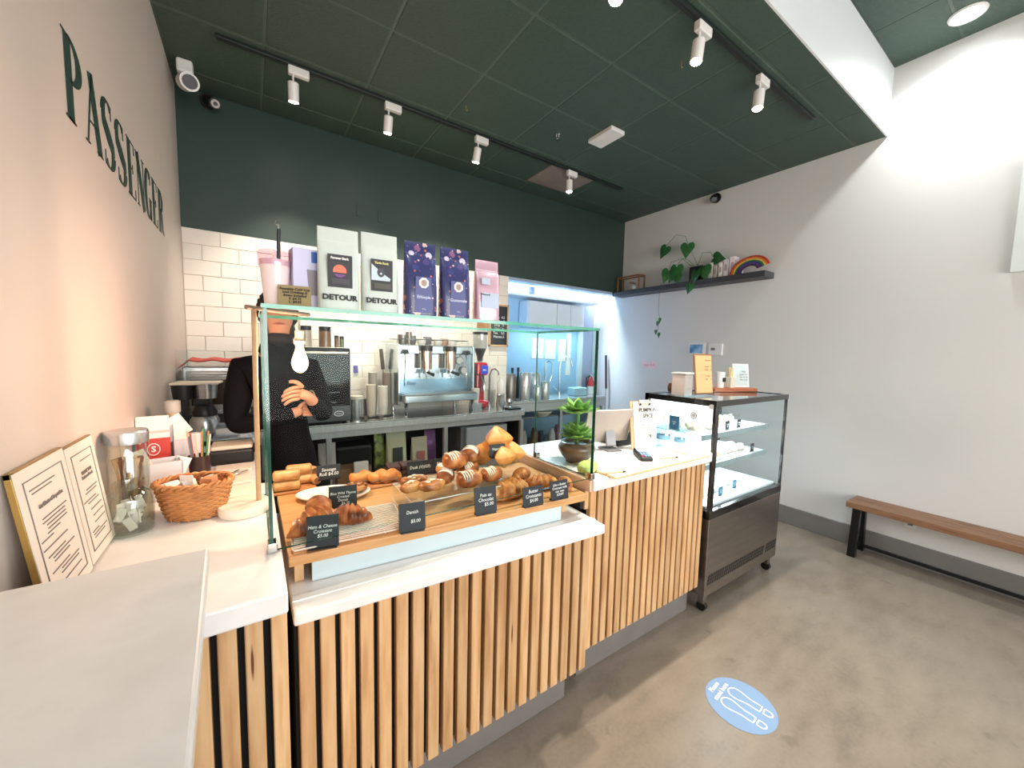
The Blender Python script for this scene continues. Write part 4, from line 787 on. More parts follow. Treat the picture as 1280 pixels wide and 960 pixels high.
# things on the open shelf
SZ = .5205
def paperbag(x, y, w, h, d, label, mat, lab=None, nm='paper_bag', rz=0, z=SZ):
    t = bag(nm, label, x, y, z, w, h, d, rz, mat, None)
    if lab: B().box(-w*.25, w*.25, -d/2-.003, -d/2-.0015, h*.35, h*.65).obj('label', lab, t, False); text('DETOUR', w*.18, ink, t, (0, -d/2-.003, h*.18), (PI/2, 0, 0), bold=.0006)
paperbag(.945, 2.05, .14, .40, .10, 'crumpled white paper bag on the open shelf left of the steel post', M('crumpled_white_paper', '#d9d2ca', .8, nz=.1, bump=.6, bsc=12))
paperbag(.70, 2.12, .10, .33, .08, 'narrow pale bag at the far left of the open shelf', M('pale_paper', '#c9c2b6', .8, nz=.1))
lime = M('pale_lime_paper', '#d5dab8', .6, nz=.12, bump=.3, bsc=14)
paperbag(1.545, 2.06, .19, .46, .11, 'pale green bag reading DETOUR with a dark picture label on the open shelf', lime, M('dark_picture', '#3c4a45', .5))
paperbag(1.77, 2.05, .16, .37, .10, 'pale green bag reading DETOUR with a pink label on the open shelf', M('pale_stone_paper', '#cfcfb9', .6, nz=.12, bump=.3, bsc=14), M('pink_picture', '#c07a74', .5))
paperbag(1.90, 2.10, .12, .42, .09, 'twisted purple foil bag beside the steel post', M('purple_foil', '#84588c', .3, .4, nz=.25, bump=.5, bsc=10))
paperbag(1.41, 2.14, .10, .42, .08, 'clear bag of green leaves behind the pale green bag', ramp_mat('leafy_bag', [(.4, '#3b4a33'), (.6, '#a8bf5c'), (.75, '#6d8a45')], 14, .4))
simple('black_bin', 'black rounded bin on the open shelf, middle bay', 'bin', B().box(-.16, .16, -.12, .12, 0, .35), M('black_plastic', '#141517'), (1.17, 2.18, SZ), 0, .03)
simple('cardboard_box', 'brown cardboard box low on the open shelf', 'box', B().box(-.14, .14, -.08, .08, 0, .19), M('cardboard', '#8e6f52', .8, nz=.1), (1.14, 1.98, SZ), 0, .003)
simple('label_tub', 'white tub with printed black marks on the open shelf', 'tub', B().box(-.06, .06, -.02, .02, 0, .25), white, (1.185, 1.875, SZ), 0, .01)
t = T('mini_fridge', 'small silver-grey fridge under the right end of the steel counter', 'fridge', (2.46, 2.145, .0))
B().box(-.28, .26, -.18, .24, 0, .965).obj('cabinet', M('fridge_side', '#8e979d', .35, .3), t, False, .006); B().box(-.235, .255, -.225, -.182, .03, .96).obj('door', M('fridge_door', '#c9d3de', .3, .2, nz=.03), t, False, .01)
# blackboard menu on the tile wall end and kraft note
t = T('menu_blackboard', 'small wood-framed blackboard menu at the right end of the tiled wall', 'blackboard', (2.90, 2.438, 2.05))
B().box(-.12, .12, -.01, .008, -.24, .24).obj('board', card, t, False); b = B()
for q in ((-.135, -.115, -.25, .25), (.115, .135, -.25, .25), (-.135, .135, -.25, -.23), (-.135, .135, .23, .25)): b.box(q[0], q[1], -.016, .008, q[2], q[3])
b.obj('frame', wood, t, False, .002); text('Latte  4.5\nMocha  5\nDrip   3\nChai   5\nTea    3.5\nMatcha 5', .042, chalk, t, (0, -.012, -.02), (PI/2, 0, 0), lead=1.1)
simple('kraft_note', 'brown kraft paper bag clipped to the wall above the grinder', 'bag', B().box(-.07, .07, -.02, .0, 0, .13), M('kraft_orange', '#c48452', .8, nz=.2, bump=.3), (2.68, 2.445, 1.99), 0, .004)
# ------------------------------------------------------------------ kitchen niche
t = T('kitchen_counter', 'steel sink counter in the bright blue kitchen niche', 'counter', (4.0, 2.75, 0))
B().box(-1.0, .75, -.36, .28, 1.085, 1.12).obj('worktop', steel, t, False, .004); B().box(-1.0, .75, -.36, -.345, .98, 1.085).obj('front_rail', steel, t, False, .003)
for x in (-.98, -.1, .7): B().box(x, x+.04, -.34, -.3, 0, 1.085).obj('leg', steel, t, False, .003)
B().box(-.98, .72, -.3, .27, .45, .47).obj('shelf', dsteel, t, False, .003)
B().box(-.78, .22, -.30, .0, .88, .899).obj('middle_shelf', dsteel, t, False, .002)
KZ = 1.1205
def canister(x, y, r, h, label, mat=steel, nm='steel_canister', g=None):
    o = B().lathe([(0, 0), (r, 0), (r*1.02, h*.85), (r*.8, h), (0, h)], 24).obj(nm, mat, None, loc=(x, y, KZ)); return tag(o, label, 'canister', g)
canister(3.36, 2.50, .075, .36, 'tallest steel shaker canister in the niche'); canister(3.50, 2.42, .055, .20, 'short steel pitcher in front of the canisters'); canister(3.66, 2.46, .06, .24, 'right short steel pitcher in the niche')
canister(3.64, 2.68, .10, .34, 'wide steel canister behind the short pitchers'); canister(3.16, 2.55, .08, .34, 'dark grey canister at the left of the niche', dsteel)
def winebottle(x, y, label): 
    t = T('syrup_bottle', label, 'bottle', (x, y, KZ)); B().lathe([(0, 0), (.038, 0), (.04, .2), (.015, .3), (.014, .36), (0, .36)], 20).obj('bottle', M('dark_green_bottle', '#22382f', .15, coat=.5), t); B().lathe([(0, .36), (.018, .36), (.018, .41), (0, .41)], 16).obj('cap', black, t)
winebottle(3.28, 2.68, 'left dark syrup bottle in the niche'); winebottle(3.40, 2.72, 'right dark syrup bottle in the niche')
tag(B().box(-.16, .16, -.05, .05, 0, .02).obj('drying_rack', steel, None, loc=(3.78, 2.86, KZ)), 'low rack of pale blue glasses at the back of the niche', 'rack')
for k in range(5): tag(B().lathe([(0, 0), (.026, 0), (.03, .15), (.027, .15), (.024, .01), (0, .006)], 16, cap=False).obj('drinking_glass', M('pale_blue_glassware', '#b5daee', .15, nz=.1), None, loc=(3.66+.062*k, 2.86, KZ+.0205)), ['leftmost', 'second from left', 'middle', 'fourth from left', 'rightmost'][k]+' of the five pale blue glasses on the niche rack', 'glass', 'pale blue glasses in the niche')
t = T('faucet', 'tall arched chrome faucet over the niche sink', 'faucet', (4.22, 2.82, KZ)); B().cyl((0, 0, 0), (0, 0, .04), .035).obj('base', chrome, t)
B().tube([(0, 0, .03), (0, 0, .42), (.02, 0, .52), (.09, -.02, .57), (.17, -.04, .53), (.2, -.05, .42)], .013, 10).obj('spout', chrome, t); B().cyl((-.03, 0, .06), (-.12, -.02, .13), .01).obj('lever', chrome, t)
t = T('rinse_tower', 'straight chrome spray riser left of the arched faucet', 'faucet', (3.98, 2.86, KZ)); B().cyl((0, 0, 0), (0, 0, .48), .014).obj('riser', chrome, t); B().tube([(0, 0, .46), (.06, 0, .5), (.12, 0, .46), (.13, 0, .3), (.09, 0, .2)], .009, 8).obj('hose', chrome, t)
tag(B().box(-.12, .12, -.08, .08, 0, .12).obj('dish_tub', M('pale_blue_glassware', '#b5daee'), None, False, .01, loc=(4.40, 2.62, KZ)), 'pale plastic dish tub right of the faucet', 'tub')
def sheet(x, z, w, h, label, y=YK-.004, nm='paper_sheet', mat=None): return tag(B().box(-w/2, w/2, -.003, .003, -h/2, h/2).obj(nm, mat or paper, None, False, 0, loc=(x, y, z)), label, 'paper', 'paper sheets on the niche wall')
sheet(3.97, 1.80, .22, .30, 'left paper sheet taped to the blue niche wall'); sheet(4.21, 1.79, .21, .29, 'middle paper sheet taped to the blue niche wall'); sheet(4.46, 1.78, .17, .34, 'right narrow paper sheet taped to the niche wall')
sheet(4.58, 1.72, .10, .66, 'tall white notice strip on the blue wall beside the papers')
t = T('wall_cabinet', 'white wall cabinet with thin seams high in the niche', 'cabinet', (4.23, 2.93, 2.10))
B().box(-.62, .42, -.1, .115, .0, .36).obj('body', M('white_laminate', '#dfe9f0', .35, nz=.02), t, False, .02)
for x0, x1 in ((-.61, -.105), (-.095, .16), (.17, .415)): B().box(x0, x1, -.116, -.1, .01, .35).obj('door', M('white_laminate', '#dfe9f0'), t, False, .004)
t = T('overhead_shelf', 'white shelf above the cabinet holding small dark items', 'shelf', (3.95, 2.9, 2.49)); B().box(-.8, .95, -.15, .145, .0, .03).obj('board', M('white_laminate', '#dfe9f0'), t, False, .003)
tag(B().box(-.03, .03, -.03, .03, 0, .12).obj('shelf_box', M('violet_grey_box', '#6d7397', .5), None, False, .004, loc=(3.68, 2.84, 2.5205)), 'small violet-grey box on the overhead shelf', 'box')
t = T('door_jamb', 'pale blue-white door jamb and grey door edge at the right of the niche', 'door', (4.9, 3.03, 0)); B().box(-.14, -.06, -.04, .015, 0, 2.9).obj('jamb', M('white_laminate', '#dfe9f0'), t, False, .003); B().box(-.06, .17, -.015, .015, 0, 2.9).obj('leaf', M('violet_grey_door', '#a7b0cf', .4, nz=.03), t, False)
t = T('fire_extinguisher', 'red fire extinguisher with a black hose in the niche corner', 'extinguisher', (4.93, 2.88, 1.02)); B().lathe([(0, 0), (.06, 0), (.065, .02), (.065, .26), (.03, .33), (.02, .35), (0, .35)], 24).obj('cylinder', M('extinguisher_red', '#c8323c', .25, coat=.4), t); B().lathe([(.066, .08), (.066, .2)], 24, cap=False).obj('label', white, t)
B().box(-.02, .06, -.015, .015, .35, .39).obj('valve', steel, t, False, .003); B().tube([(-.02, 0, .37), (-.09, 0, .33), (-.09, 0, .1)], .012, 8).obj('hose', black, t)
simple('extinguisher_box', 'grey cupboard under the fire extinguisher in the niche corner', 'cupboard', B().box(-.13, .13, -.12, .12, 0, 1.0195), M('blue_grey_cupboard', '#9fb5c6', .4), (4.93, 2.88, 0), 0, .005)
t = T('broom', 'dark-handled broom leaning in the corner beside the opening', 'broom', (5.01, 2.62, 0)); B().cyl((0, 0, 1.2), (.02, .05, 1.72), .018).obj('handle', M('dark_red_grip', '#40272f', .5), t); B().cyl((0, 0, .1), (0, 0, 1.2), .012).obj('pole', steel, t); B().box(-.03, .03, -.09, .09, 0, .12).obj('head', black, t, False, .01)
# utensils crock etc. on the lower shelf of the niche
cl = [('#b53b45', 'red'), ('#d9d4cc', 'white'), ('#7b4a2c', 'brown'), ('#3d4b66', 'navy'), ('#c9cdd2', 'silver'), ('#9c5d8a', 'purple'), ('#4c6b4e', 'green'), ('#e0cfa8', 'cream')]
for k, (c, nm) in enumerate(cl):
    tag(B().lathe([(0, 0), (.05, 0), (.055, .1+.03*(k % 3)), (.03, .2+.03*(k % 3)), (0, .2+.03*(k % 3))], 16).obj('storage_jar', M('jar_%s' % nm, c, .35, nz=.1), None, loc=(3.25+.15*k, 2.52+.05*(k % 2), .4705)), nm+' storage jar on the lower shelf of the niche', 'jar', 'coloured jars on the lower niche shelf')
tag(B().lathe([(0, 0), (.07, 0), (.13, .06), (.13, .068), (.06, .012), (0, .01)], 28, cap=False).obj('mixing_bowl', white, None, loc=(3.62, 2.45, .9)), 'white bowl on the niche shelf under the worktop', 'bowl'); 

# ------------------------------------------------------------------ till counter things
t = T('potted_plant', 'brown ceramic vase with two tiers of bright green succulent leaves behind the guard glass', 'plant', (1.965, .05, CZ))
pot = ramp_mat('brown_glazed_pot', [(.3, '#3a2f2a'), (.55, '#6a4a36'), (.8, '#46372f')], 6, .3, dist=1., coat=.3)
B().lathe([(0, 0), (.06, 0), (.06, .01), (.085, .035), (.105, .07), (.105, .09), (.092, .108), (.095, .118), (.085, .118), (.08, .105), (0, .1)], 32).obj('vase', pot, t)
lf = ramp_mat('succulent_leaf', [(.3, '#4a7f3c'), (.55, '#8dbb5c'), (.8, '#5c9148')], 8, .45, rand=True)
def leaf_mesh(L, w, th=.004, cup=.25):
    rows = []; n = 9
    for i in range(n+1):
        s = i/n; ww = w*math.sin(PI*min(1, s*.96+.04))**.7*(1-.35*s); z = cup*L*s*s
        rows.append([(L*s, -ww, z+.15*ww), (L*s, -ww*.5, z), (L*s, 0, z-.1*ww), (L*s, ww*.5, z), (L*s, ww, z+.15*ww), (L*s, ww*.5, z-th), (L*s, 0, z-th), (L*s, -ww*.5, z-th)])
    b = B().rings(rows).b; bmesh.ops.recalc_face_normals(b, faces=b.faces); me = bpy.data.meshes.new('leaf'); b.to_mesh(me); b.free(); return me
lm = leaf_mesh(.115, .036); lms = leaf_mesh(.085, .03)
for (z, n, m_, tl) in ((.135, 16, lm, -.02), (.15, 13, lm, -.25), (.165, 10, lms, -.6), (.285, 14, lm, .0), (.295, 10, lms, -.2), (.30, 6, lms, -.6)):
    for k in range(n):
        o = mobj('leaf', m_, lf, t, True, loc=(.012*math.cos(6.283*k/n), .012*math.sin(6.283*k/n), z)); o.rotation_euler = (0, tl+random.uniform(-.1, .1), 6.283*k/n+z*20)
B().cyl((0, 0, .1), (0, 0, .30), .012, n=8).obj('stem', M('green_stem', '#4c7a3e', .5), t)
t = T('green_packet', 'crumpled lime green paper packet by the foot of the brown vase', 'packet', (1.87, -.135, CZ), .2); B().ell((0, 0, .03), (.06, .04, .03), 12, q=3).jitter(.003, 3).obj('packet', M('lime_paper', '#c3d27a', .7, nz=.25, sc=20), t)
t = T('serving_mat', 'large cream counter mat with thin bamboo edge on the till counter', 'mat', (2.35, -.10, CZ), .0)
B().box(-.44, .42, -.19, .12, 0, .006).obj('edge', wood, t, False, .002); B().box(-.43, .41, -.18, .115, .006, .009).obj('sheet', M('cream_mat', '#f3eee6', .5, nz=.03), t, False)
t = T('card_terminal', 'black card payment terminal with a blue and lilac keypad, lying on the cream mat', 'terminal', (2.345, -.115, CZ+.0095), -.62)
B().hexa([(-.036, -.085, 0), (.036, -.085, 0), (.036, .085, 0), (-.036, .085, 0), (-.036, -.085, .022), (.036, -.085, .022), (.036, .085, .04), (-.036, .085, .04)]).obj('body', black, t, False, .009)
B().hexa([(-.026, .015, .033), (.026, .015, .033), (.026, .072, .039), (-.026, .072, .039), (-.026, .015, .035), (.026, .015, .035), (.026, .072, .041), (-.026, .072, .041)]).obj('screen', M('lilac_screen', '#a9b3ee', .2, emit=.5), t, False)
for r in range(4):
    for c in range(3): B().box(-.024+.017*c, -.011+.017*c, -.062+.018*r, -.050+.018*r, .0235+.0024*r, .029+.0024*r).obj('key', M('blue_key', '#9cc0e8', .4) if (r, c) != (0, 0) else M('key_red', '#e0566a', .4), t, False, .001)
for k, (x, y) in enumerate(((1.955, -.235), (2.46, -.205))):
    t = T('stylus_pen', ['thin wooden pen lying at the left end of the cream mat', 'thin wooden pen lying right of the card terminal'][k], 'pen', (x, y, CZ+.0095), -.3); B().cyl((-.055, 0, .004), (.055, 0, .004), .0035, n=8).obj('barrel', wood, t); B().cyl((.055, 0, .004), (.07, 0, .006), .005, n=8).obj('tip', black, t)
t = T('tablet_till', 'tablet till seen from behind, silver with a folded grey stand', 'tablet', (2.36, .19, CZ), -.25)
B().box(-.19, .15, -.006, .006, .05, .28).xf(Matrix.Rotation(.3, 4, 'X')).obj('tablet', M('silver_tablet', '#b3aaa3', .35, .5, nz=.03), t, False, .006)
B().hexa([(-.05, -.11, 0), (.05, -.11, 0), (.05, .02, 0), (-.05, .02, 0), (-.05, -.11, .01), (.05, -.11, .01), (.05, .02, .01), (-.05, .02, .01)]).obj('foot', M('grey_stand', '#8b8d90', .4, .4), t, False, .003); B().box(-.035, .035, -.075, -.06, .01, .12).xf(Matrix.Rotation(-.25, 4, 'X')).obj('stand_arm', M('grey_stand', '#8b8d90'), t, False, .003)
t = T('receipt_printer', 'black receipt printer box behind the clipboard', 'printer', (2.52, .26, CZ)); B().box(-.07, .09, -.1, .08, 0, .15).obj('body', black, t, False, .01); B().box(-.05, .07, -.102, -.098, .09, .12).obj('slot', dsteel, t, False)
t = T('clipboard', 'upright wooden clipboard holding a white PUMPKIN SPICE menu on the till counter', 'clipboard', (2.555, .035, CZ+.002), -.22, rx=0)
le = Matrix.Rotation(-.14, 4, 'X')
B().box(-.095, .085, .004, .012, 0, .315).xf(le).obj('board', wood, t, False, .002); B().box(-.075, .09, -.002, .002, .004, .31).xf(le).obj('sheet', paper, t, False)
B().box(-.03, .05, -.012, .0, .295, .322).xf(le).obj('clip', M('cream_clip', '#d9d0bf', .4), t, False, .003)
for x in (-.03, .045): B().tube([(x, -.012, .285), (x+.006, -.016, .3), (x+.012, -.012, .29)], .004, 6).xf(le).obj('clip_spring', black, t)
text('PUMPKIN\nSPICE', .034, ink, t, (-.012, -.003-.03, .245), (PI/2-.14, 0, 0), bold=.0007, lead=1.1); text('is back!', .017, grey_ink, t, (.055, -.003-.028, .222), (PI/2-.14, 0, 0))
text('Latte  Cold Brew\nsmall 5 / large 6\n\nCookies  Scones\nDonut  $3.50', .0125, grey_ink, t, (-.0, -.003-.018, .13), (PI/2-.14, 0, 0), lead=1.3)
B().ell((.05, -.012, .085), (.008, .002, .014), 8).xf(le).obj('pumpkin_print', grey_ink, t)
cl = glass('clear_blue_plastic', '#d6eef2', .9, .16, .12)
for k, (x, y, s) in enumerate(((2.735, .02, 1.), (2.80, -.06, .8))):
    t = T('pump_bottle', ['tall clear hand sanitizer pump bottle beside the display fridge', 'shorter clear pump bottle in front of the tall one'][k], 'bottle', (x, y, CZ), .6)
    B().lathe([(0, 0), (.042*s, 0), (.045*s, .01), (.045*s, .13*s), (.015*s, .17*s), (.015*s, .185*s), (0, .185*s)], 24).obj('body', cl, t); B().lathe([(.046*s, .055*s), (.046*s, .085*s)], 20, cap=False).obj('label', M('blue_bottle_label', '#7fb4d6', .4), t)
    B().cyl((0, 0, .185*s), (0, 0, .23*s), .007, n=10).obj('pump_stem', white, t); B().tube([(0, 0, .23*s), (-.03, 0, .232*s), (-.048, 0, .222*s)], .0085, 8).obj('pump_head', white, t)
t = T('paper_pad', 'stack of white paper napkins at the right end of the till counter', 'napkins', (2.70, -.16, CZ+.0095)); B().box(-.07, .06, -.06, .05, 0, .016).obj('pad', paper, t, False, .002)
# ------------------------------------------------------------------ display fridge
t = T('display_fridge', 'glass-fronted black and steel refrigerated pastry case at the end of the counter', 'display case', (3.44, .03, 0))
X = lambda x: x-3.44; Y = lambda y: y-.03; x0, x1, y0, y1, zt, zg = 2.905, 3.975, -.239, .31, 1.455, .715
lk = M('gloss_black_frame', '#121214', .2, nz=.1, coat=.4); ins = M('case_inner_white', '#dfe9ec', .35, nz=.03)
for a, b_ in ((x0, x0+.045), (x1-.016, x1)): B().box(X(a), X(b_), Y(y0+.004), Y(y0+.024), zg, zt-.03).obj('front_post', lk, t, False, .002)
for a in (x0, x1-.03): B().box(X(a), X(a)+.03, Y(y1)-.03, Y(y1), zg, zt-.03).obj('rear_post', lk, t, False, .002)
B().box(X(x0), X(x1), Y(y0), Y(y0+.03), zt-.04, zt).obj('front_rail', lk, t, False, .003); B().box(X(x0), X(x0)+.03, Y(y0+.03), Y(y1), zt-.04, zt).obj('side_rail', lk, t, False, .003)
B().box(X(x1)-.02, X(x1), Y(y0+.03), Y(y1), zt-.04, zt).obj('side_rail', lk, t, False, .003); B().box(X(x0), X(x1), Y(y1)-.03, Y(y1), zt-.04, zt).obj('rear_rail', lk, t, False)
gcase = glass('case_glass', '#f8fcfd', .35, .0)
B().box(X(x0)+.02, X(x1)-.015, Y(y0+.03), Y(y1)-.03, zt-.014, zt-.004).obj('top_glass', glass('case_top_glass', '#bfcdd0', 1., .12), t, False)
B().box(X(x0)+.045, X(x1)-.016, Y(y0)+.006, Y(y0)+.010, zg, zt-.04).obj('front_glass', gcase, t, False); B().box(X(x0)+.004, X(x0)+.008, Y(y0)+.03, Y(y1)-.03, 1.0, zt-.04).obj('side_glass', gcase, t, False)
B().box(X(x1)-.008, X(x1)-.004, Y(y0)+.03, Y(y1)-.03, zg, zt-.04).obj('side_glass', gcase, t, False)
B().box(X(x0)+.03, X(x1)-.02, Y(y1)-.02, Y(y1)-.008, zg, zt-.04).obj('rear_door', ins, t, False)
B().box(X(x0)+.002, X(x1)-.002, Y(y0)+.001, Y(y1), zg-.055, zg).obj('lower_frame', lk, t, False, .003); B().box(X(x0)+.03, X(x1)-.02, Y(y0)+.05, Y(y1)-.03, zg, zg+.018).obj('deck', ins, t, False, .002)
for z in (1.17, .955):
    B().box(X(x0)+.035, X(x1)-.07, Y(-.13), Y(y1)-.03, z+.028, z+.034).obj('shelf', M('frosted_shelf', '#cfdfe2', .15, nz=.03), t, False, .001); B().box(X(x0)+.035, X(x1)-.07, Y(-.14), Y(-.128), z, z+.038).obj('shelf_front', M('shelf_edge_grey', '#a9b9bb', .25, .3), t, False, .001)
led = M('led_strip', '#ffffff', .4, emit=9, ecol='#e9f5ff')
for z in (zt-.05, 1.163, .948): B().box(X(x0)+.06, X(x1)-.09, Y(.18) if z < 1.4 else Y(-.17), Y(.20) if z < 1.4 else Y(-.15), z, z+.006).obj('light_strip', led, t, False)
B().box(X(x0)+.004, X(x1)-.002, Y(y0)+.002, Y(y1), .12, zg-.055).obj('lower_panel', dsteel, t, False, .004)
b = B()
for i in range(34):
    if 26 < i < 28: continue
    xx = X(x0)+.03+.03*i
    for r in range(3): b.hexa([(xx+.006*r, Y(y0)-.001, .20+.024*r), (xx+.006*r+.016, Y(y0)-.001, .20+.024*r), (xx+.006*r+.016, Y(y0)+.003, .20+.024*r), (xx+.006*r, Y(y0)+.003, .20+.024*r), (xx+.006*r+.006, Y(y0)-.001, .218+.024*r), (xx+.006*r+.022, Y(y0)-.001, .218+.024*r), (xx+.006*r+.022, Y(y0)+.003, .218+.024*r), (xx+.006*r+.006, Y(y0)+.003, .218+.024*r)])
b.obj('vent_louvres', M('dark_vent', '#2b2725', .6), t, False)
for x in (x0+.05, x1-.07):
    for y in (y0+.04, y1-.05): B().cyl((X(x)-.012, Y(y), .032), (X(x)+.018, Y(y), .032), .032, n=20).obj('castor', black, t); B().box(X(x)-.02, X(x)+.026, Y(y)-.02, Y(y)+.02, .055, .12).obj('castor_bracket', dsteel, t, False, .002)
simple('round_sticker', 'round white sticker with a dark ring on the side glass of the display fridge', 'sticker', B().cyl((0, 0, 0), (-.002, 0, 0), .024, n=28), white, (x0+.002, -.085, 1.34)); t2 = bpy.data.objects['round_sticker']
B().tube([(-.002, .023*math.cos(a), .023*math.sin(a)) for a in [2*PI*i/24 for i in range(24)]], .002, 5, closed=True).obj('ring', ink, t2); text('20', .018, ink, t2, (-.0035, 0, 0), (PI/2, 0, -PI/2))
simple('lock_button', 'small silver round lock on the top front corner of the display fridge', 'lock', B().cyl((0, 0, 0), (-.006, -.004, 0), .017, n=20), chrome, (x0-.001, y0+.035, 1.415))
# food in the case
cream = M('cream_cake', '#f6e3c4', .6, nz=.2, sc=30); berry = ramp_mat('berry_cream', [(.4, '#f6eee2'), (.56, '#efe2cf'), (.62, '#b5333a'), (.7, '#e9c9a8')], 30, .5)
clr = glass('clear_food_box', '#fbfbfa', .8, .10, .08)
def foodbox(x, y, z, w, d, h, mat, label, rz=0):
    t = T('food_box', label, 'food box', (x, y, z), rz, 'food in the display fridge'); B().box(-w/2, w/2, -d/2, d/2, 0, h).obj('lid', clr, t, False, .004)
    b = B(); rd = random.Random(int(x*1000))
    for i in range(16): b.ell((rd.uniform(-w*.38, w*.38), rd.uniform(-d*.36, d*.36), h*rd.uniform(.25, .6)), (w*.12, d*.11, h*.25), 6)
    b.obj('filling', mat, t)
z = 1.2045
foodbox(3.06, .02, z, .15, .18, .09, cream, 'left clear box of yellow cake on the top shelf of the display fridge'); foodbox(3.22, -.01, z, .15, .17, .08, cream, 'second clear box of yellow cake on the top shelf')
foodbox(3.42, .02, z, .13, .16, .10, M('bread_slices', '#e6d2ab', .6, nz=.2), 'third clear box, bread slices, between the top shelf signs'); foodbox(3.60, .05, z, .13, .16, .085, berry, 'rightmost clear box on the top shelf')
z = .9895
tag(B().box(-.16, .16, -.10, .10, 0, .012).obj('slab_tray', white, None, False, .004, loc=(3.17, .0, z)), 'white tray under the pale sliced loaf on the middle shelf', 'tray')
t = T('sliced_loaf', 'flat row of pale pastry slices on the left of the middle shelf', 'pastry', (3.17, .0, z+.0125), .1, 'food in the display fridge')
for i in range(7): B().box(-.135+.038*i, -.103+.038*i, -.08, .08, 0, .035).jitter(.002, i).obj('slice', M('pale_slice', '#ead0a0', .6, nz=.2, sc=30), t, True, .004)
t = T('fruit_tarts', 'pile of cream and berry tarts on the right of the middle shelf', 'tarts', (3.56, .03, z), 0, 'food in the display fridge')
for i in range(14): B().lathe([(0, 0), (.026, 0), (.034, .022), (.03, .024), (.02, .045), (0, .05)], 12, c=(-.15+.055*(i % 7), -.04+.075*(i//7), .0)).obj('tart', berry if i % 2 else cream, t)
z = zg+.0185
tag(B().box(-.2, .2, -.11, .11, 0, .03).obj('cake_slab', M('white_cake', '#f5f3ee', .5, nz=.04), None, False, .01, loc=(3.22, .03, z)), 'large white-iced slab on the bottom deck of the display fridge', 'cake'); tag(B().box(-.12, .12, -.10, .10, 0, .025).obj('cake_slab', M('white_cake', '#f5f3ee'), None, False, .01, loc=(3.60, .05, z)), 'smaller white slab at the right of the bottom deck', 'cake')
def casecard(x, z, label, y=-.152, w=.05, h=.065, mat=None, rz=0):
    t = T('shelf_card', label, 'sign', (x, y, z), rz, 'small cards in the display fridge'); B().box(-w/2, w/2, -.002, .002, 0, h).obj('card', mat or card, t, False); text('Cake\n$5', .015, chalk, t, (0, -.003, h/2), (PI/2, 0, 0)); B().box(-w/2, w/2, -.002, .012, 0, .003).obj('foot', black, t, False)
bl = M('blue_chalk_card', '#3c7396', .5, nz=.2)
casecard(3.33, 1.2045, 'left black card on the top shelf of the display fridge', -.10); casecard(3.50, 1.2045, 'right black card on the top shelf of the display fridge', -.10); casecard(2.99, .9895, 'black card at the left end of the middle shelf', -.10); casecard(3.74, .9895, 'black card at the right end of the middle shelf, by the tarts', -.10)
casecard(3.24, z, 'blue card on the bottom deck in front of the white slab', -.13, mat=bl); casecard(3.50, z+.0, 'blue card right of the first one on the bottom deck', -.10, mat=bl)
casecard(2.975, 1.2045, 'blue card seen through the side glass of the fridge', .10, .08, .1, bl, -PI/2)
light('fridge_light', 'AREA', (3.42, -.05, 1.40), 7, (.97, .99, 1), .85, .2, (3.42, .16, 1.0))
light('fridge_light_shelf', 'AREA', (3.40, .05, 1.155), 4.0, (.95, .98, 1), .8, .15, (3.40, .0, 0)); light('fridge_light_deck', 'AREA', (3.40, .05, .94), 3.5, (.95, .98, 1), .8, .15, (3.40, .0, 0))
# on top of the fridge
FZ = zt+.0005
simple('wooden_ornament', 'small dark turned wooden ornament on the fridge top, far left', 'ornament', B().lathe([(0, 0), (.022, 0), (.03, .02), (.032, .045), (.024, .07), (0, .072)], 20), M('turned_dark_wood', '#6e3b33', .4, nz=.2), (3.16, .26, FZ), 0, 0, None, True)
t = T('napkin_holder', 'clear and white napkin holder on the fridge top, left of the tan sign', 'holder', (3.03, .09, FZ), .1); B().box(-.06, .055, -.05, .05, 0, .15).obj('napkins', M('pinkish_napkin', '#dccfc9', .7), t, False, .004); B().box(-.065, .06, -.055, -.052, 0, .165).obj('front_plate', clr, t, False); B().box(-.065, .06, -.055, .055, .155, .165).obj('top', white, t, False)
t = T('table_sign', 'tan framed menu sign tilted back on the fridge top', 'sign', (3.20, .02, FZ+.004), -.12); le = Matrix.Rotation(-.12, 4, 'X')
B().box(-.095, .10, -.004, .006, 0, .30).xf(le).obj('frame', M('brown_sign_frame', '#8f6342', .5, nz=.1), t, False, .002); B().box(-.085, .09, -.007, -.004, .012, .288).xf(le).obj('sheet', M('tan_sheet', '#e3b07c', .6, nz=.04), t, False)
text('Pastries\n\nScone   3\nMuffin  3.5\n\nCookie  3\nBar     4', .019, M('brown_print', '#8f6f52', .6), t, (-.01, -.03, .185), (PI/2-.12, 0, 0), lead=1.2)
t = T('wooden_tray', 'reddish wooden tray of cutlery, cups and a white framed card on the fridge top', 'tray', (3.78, .11, FZ), -.38); B().box(-.21, .20, -.06, .06, 0, .028).obj('tray', M('red_wood_tray', '#a95a34', .4, nz=.15, stretch=(1, 8, 8)), t, False, .004)
t = T('white_frame', 'white framed pale blue card standing on the wooden tray', 'frame', (3.90, .09, FZ+.029), -.38); le = Matrix.Rotation(-.14, 4, 'X'); B().box(-.085, .075, -.004, .008, 0, .20).xf(le).obj('frame', white, t, False, .002); B().box(-.072, .062, -.006, -.004, .014, .186).xf(le).obj('sheet', M('pale_blue_sheet', '#c2d2d4', .5), t, False); text('Wifi\nguest net\nask us for\nthe code', .022, grey_ink, t, (-.005, -.022, .10), (PI/2-.14, 0, 0))
t = T('cutlery_cup', 'cream holder of wooden cutlery on the wooden tray', 'cup', (3.76, .12, FZ+.0285))
B().box(-.04, .04, -.03, .03, 0, .09).obj('box', M('cream_clip', '#d9d0bf'), t, False, .003)
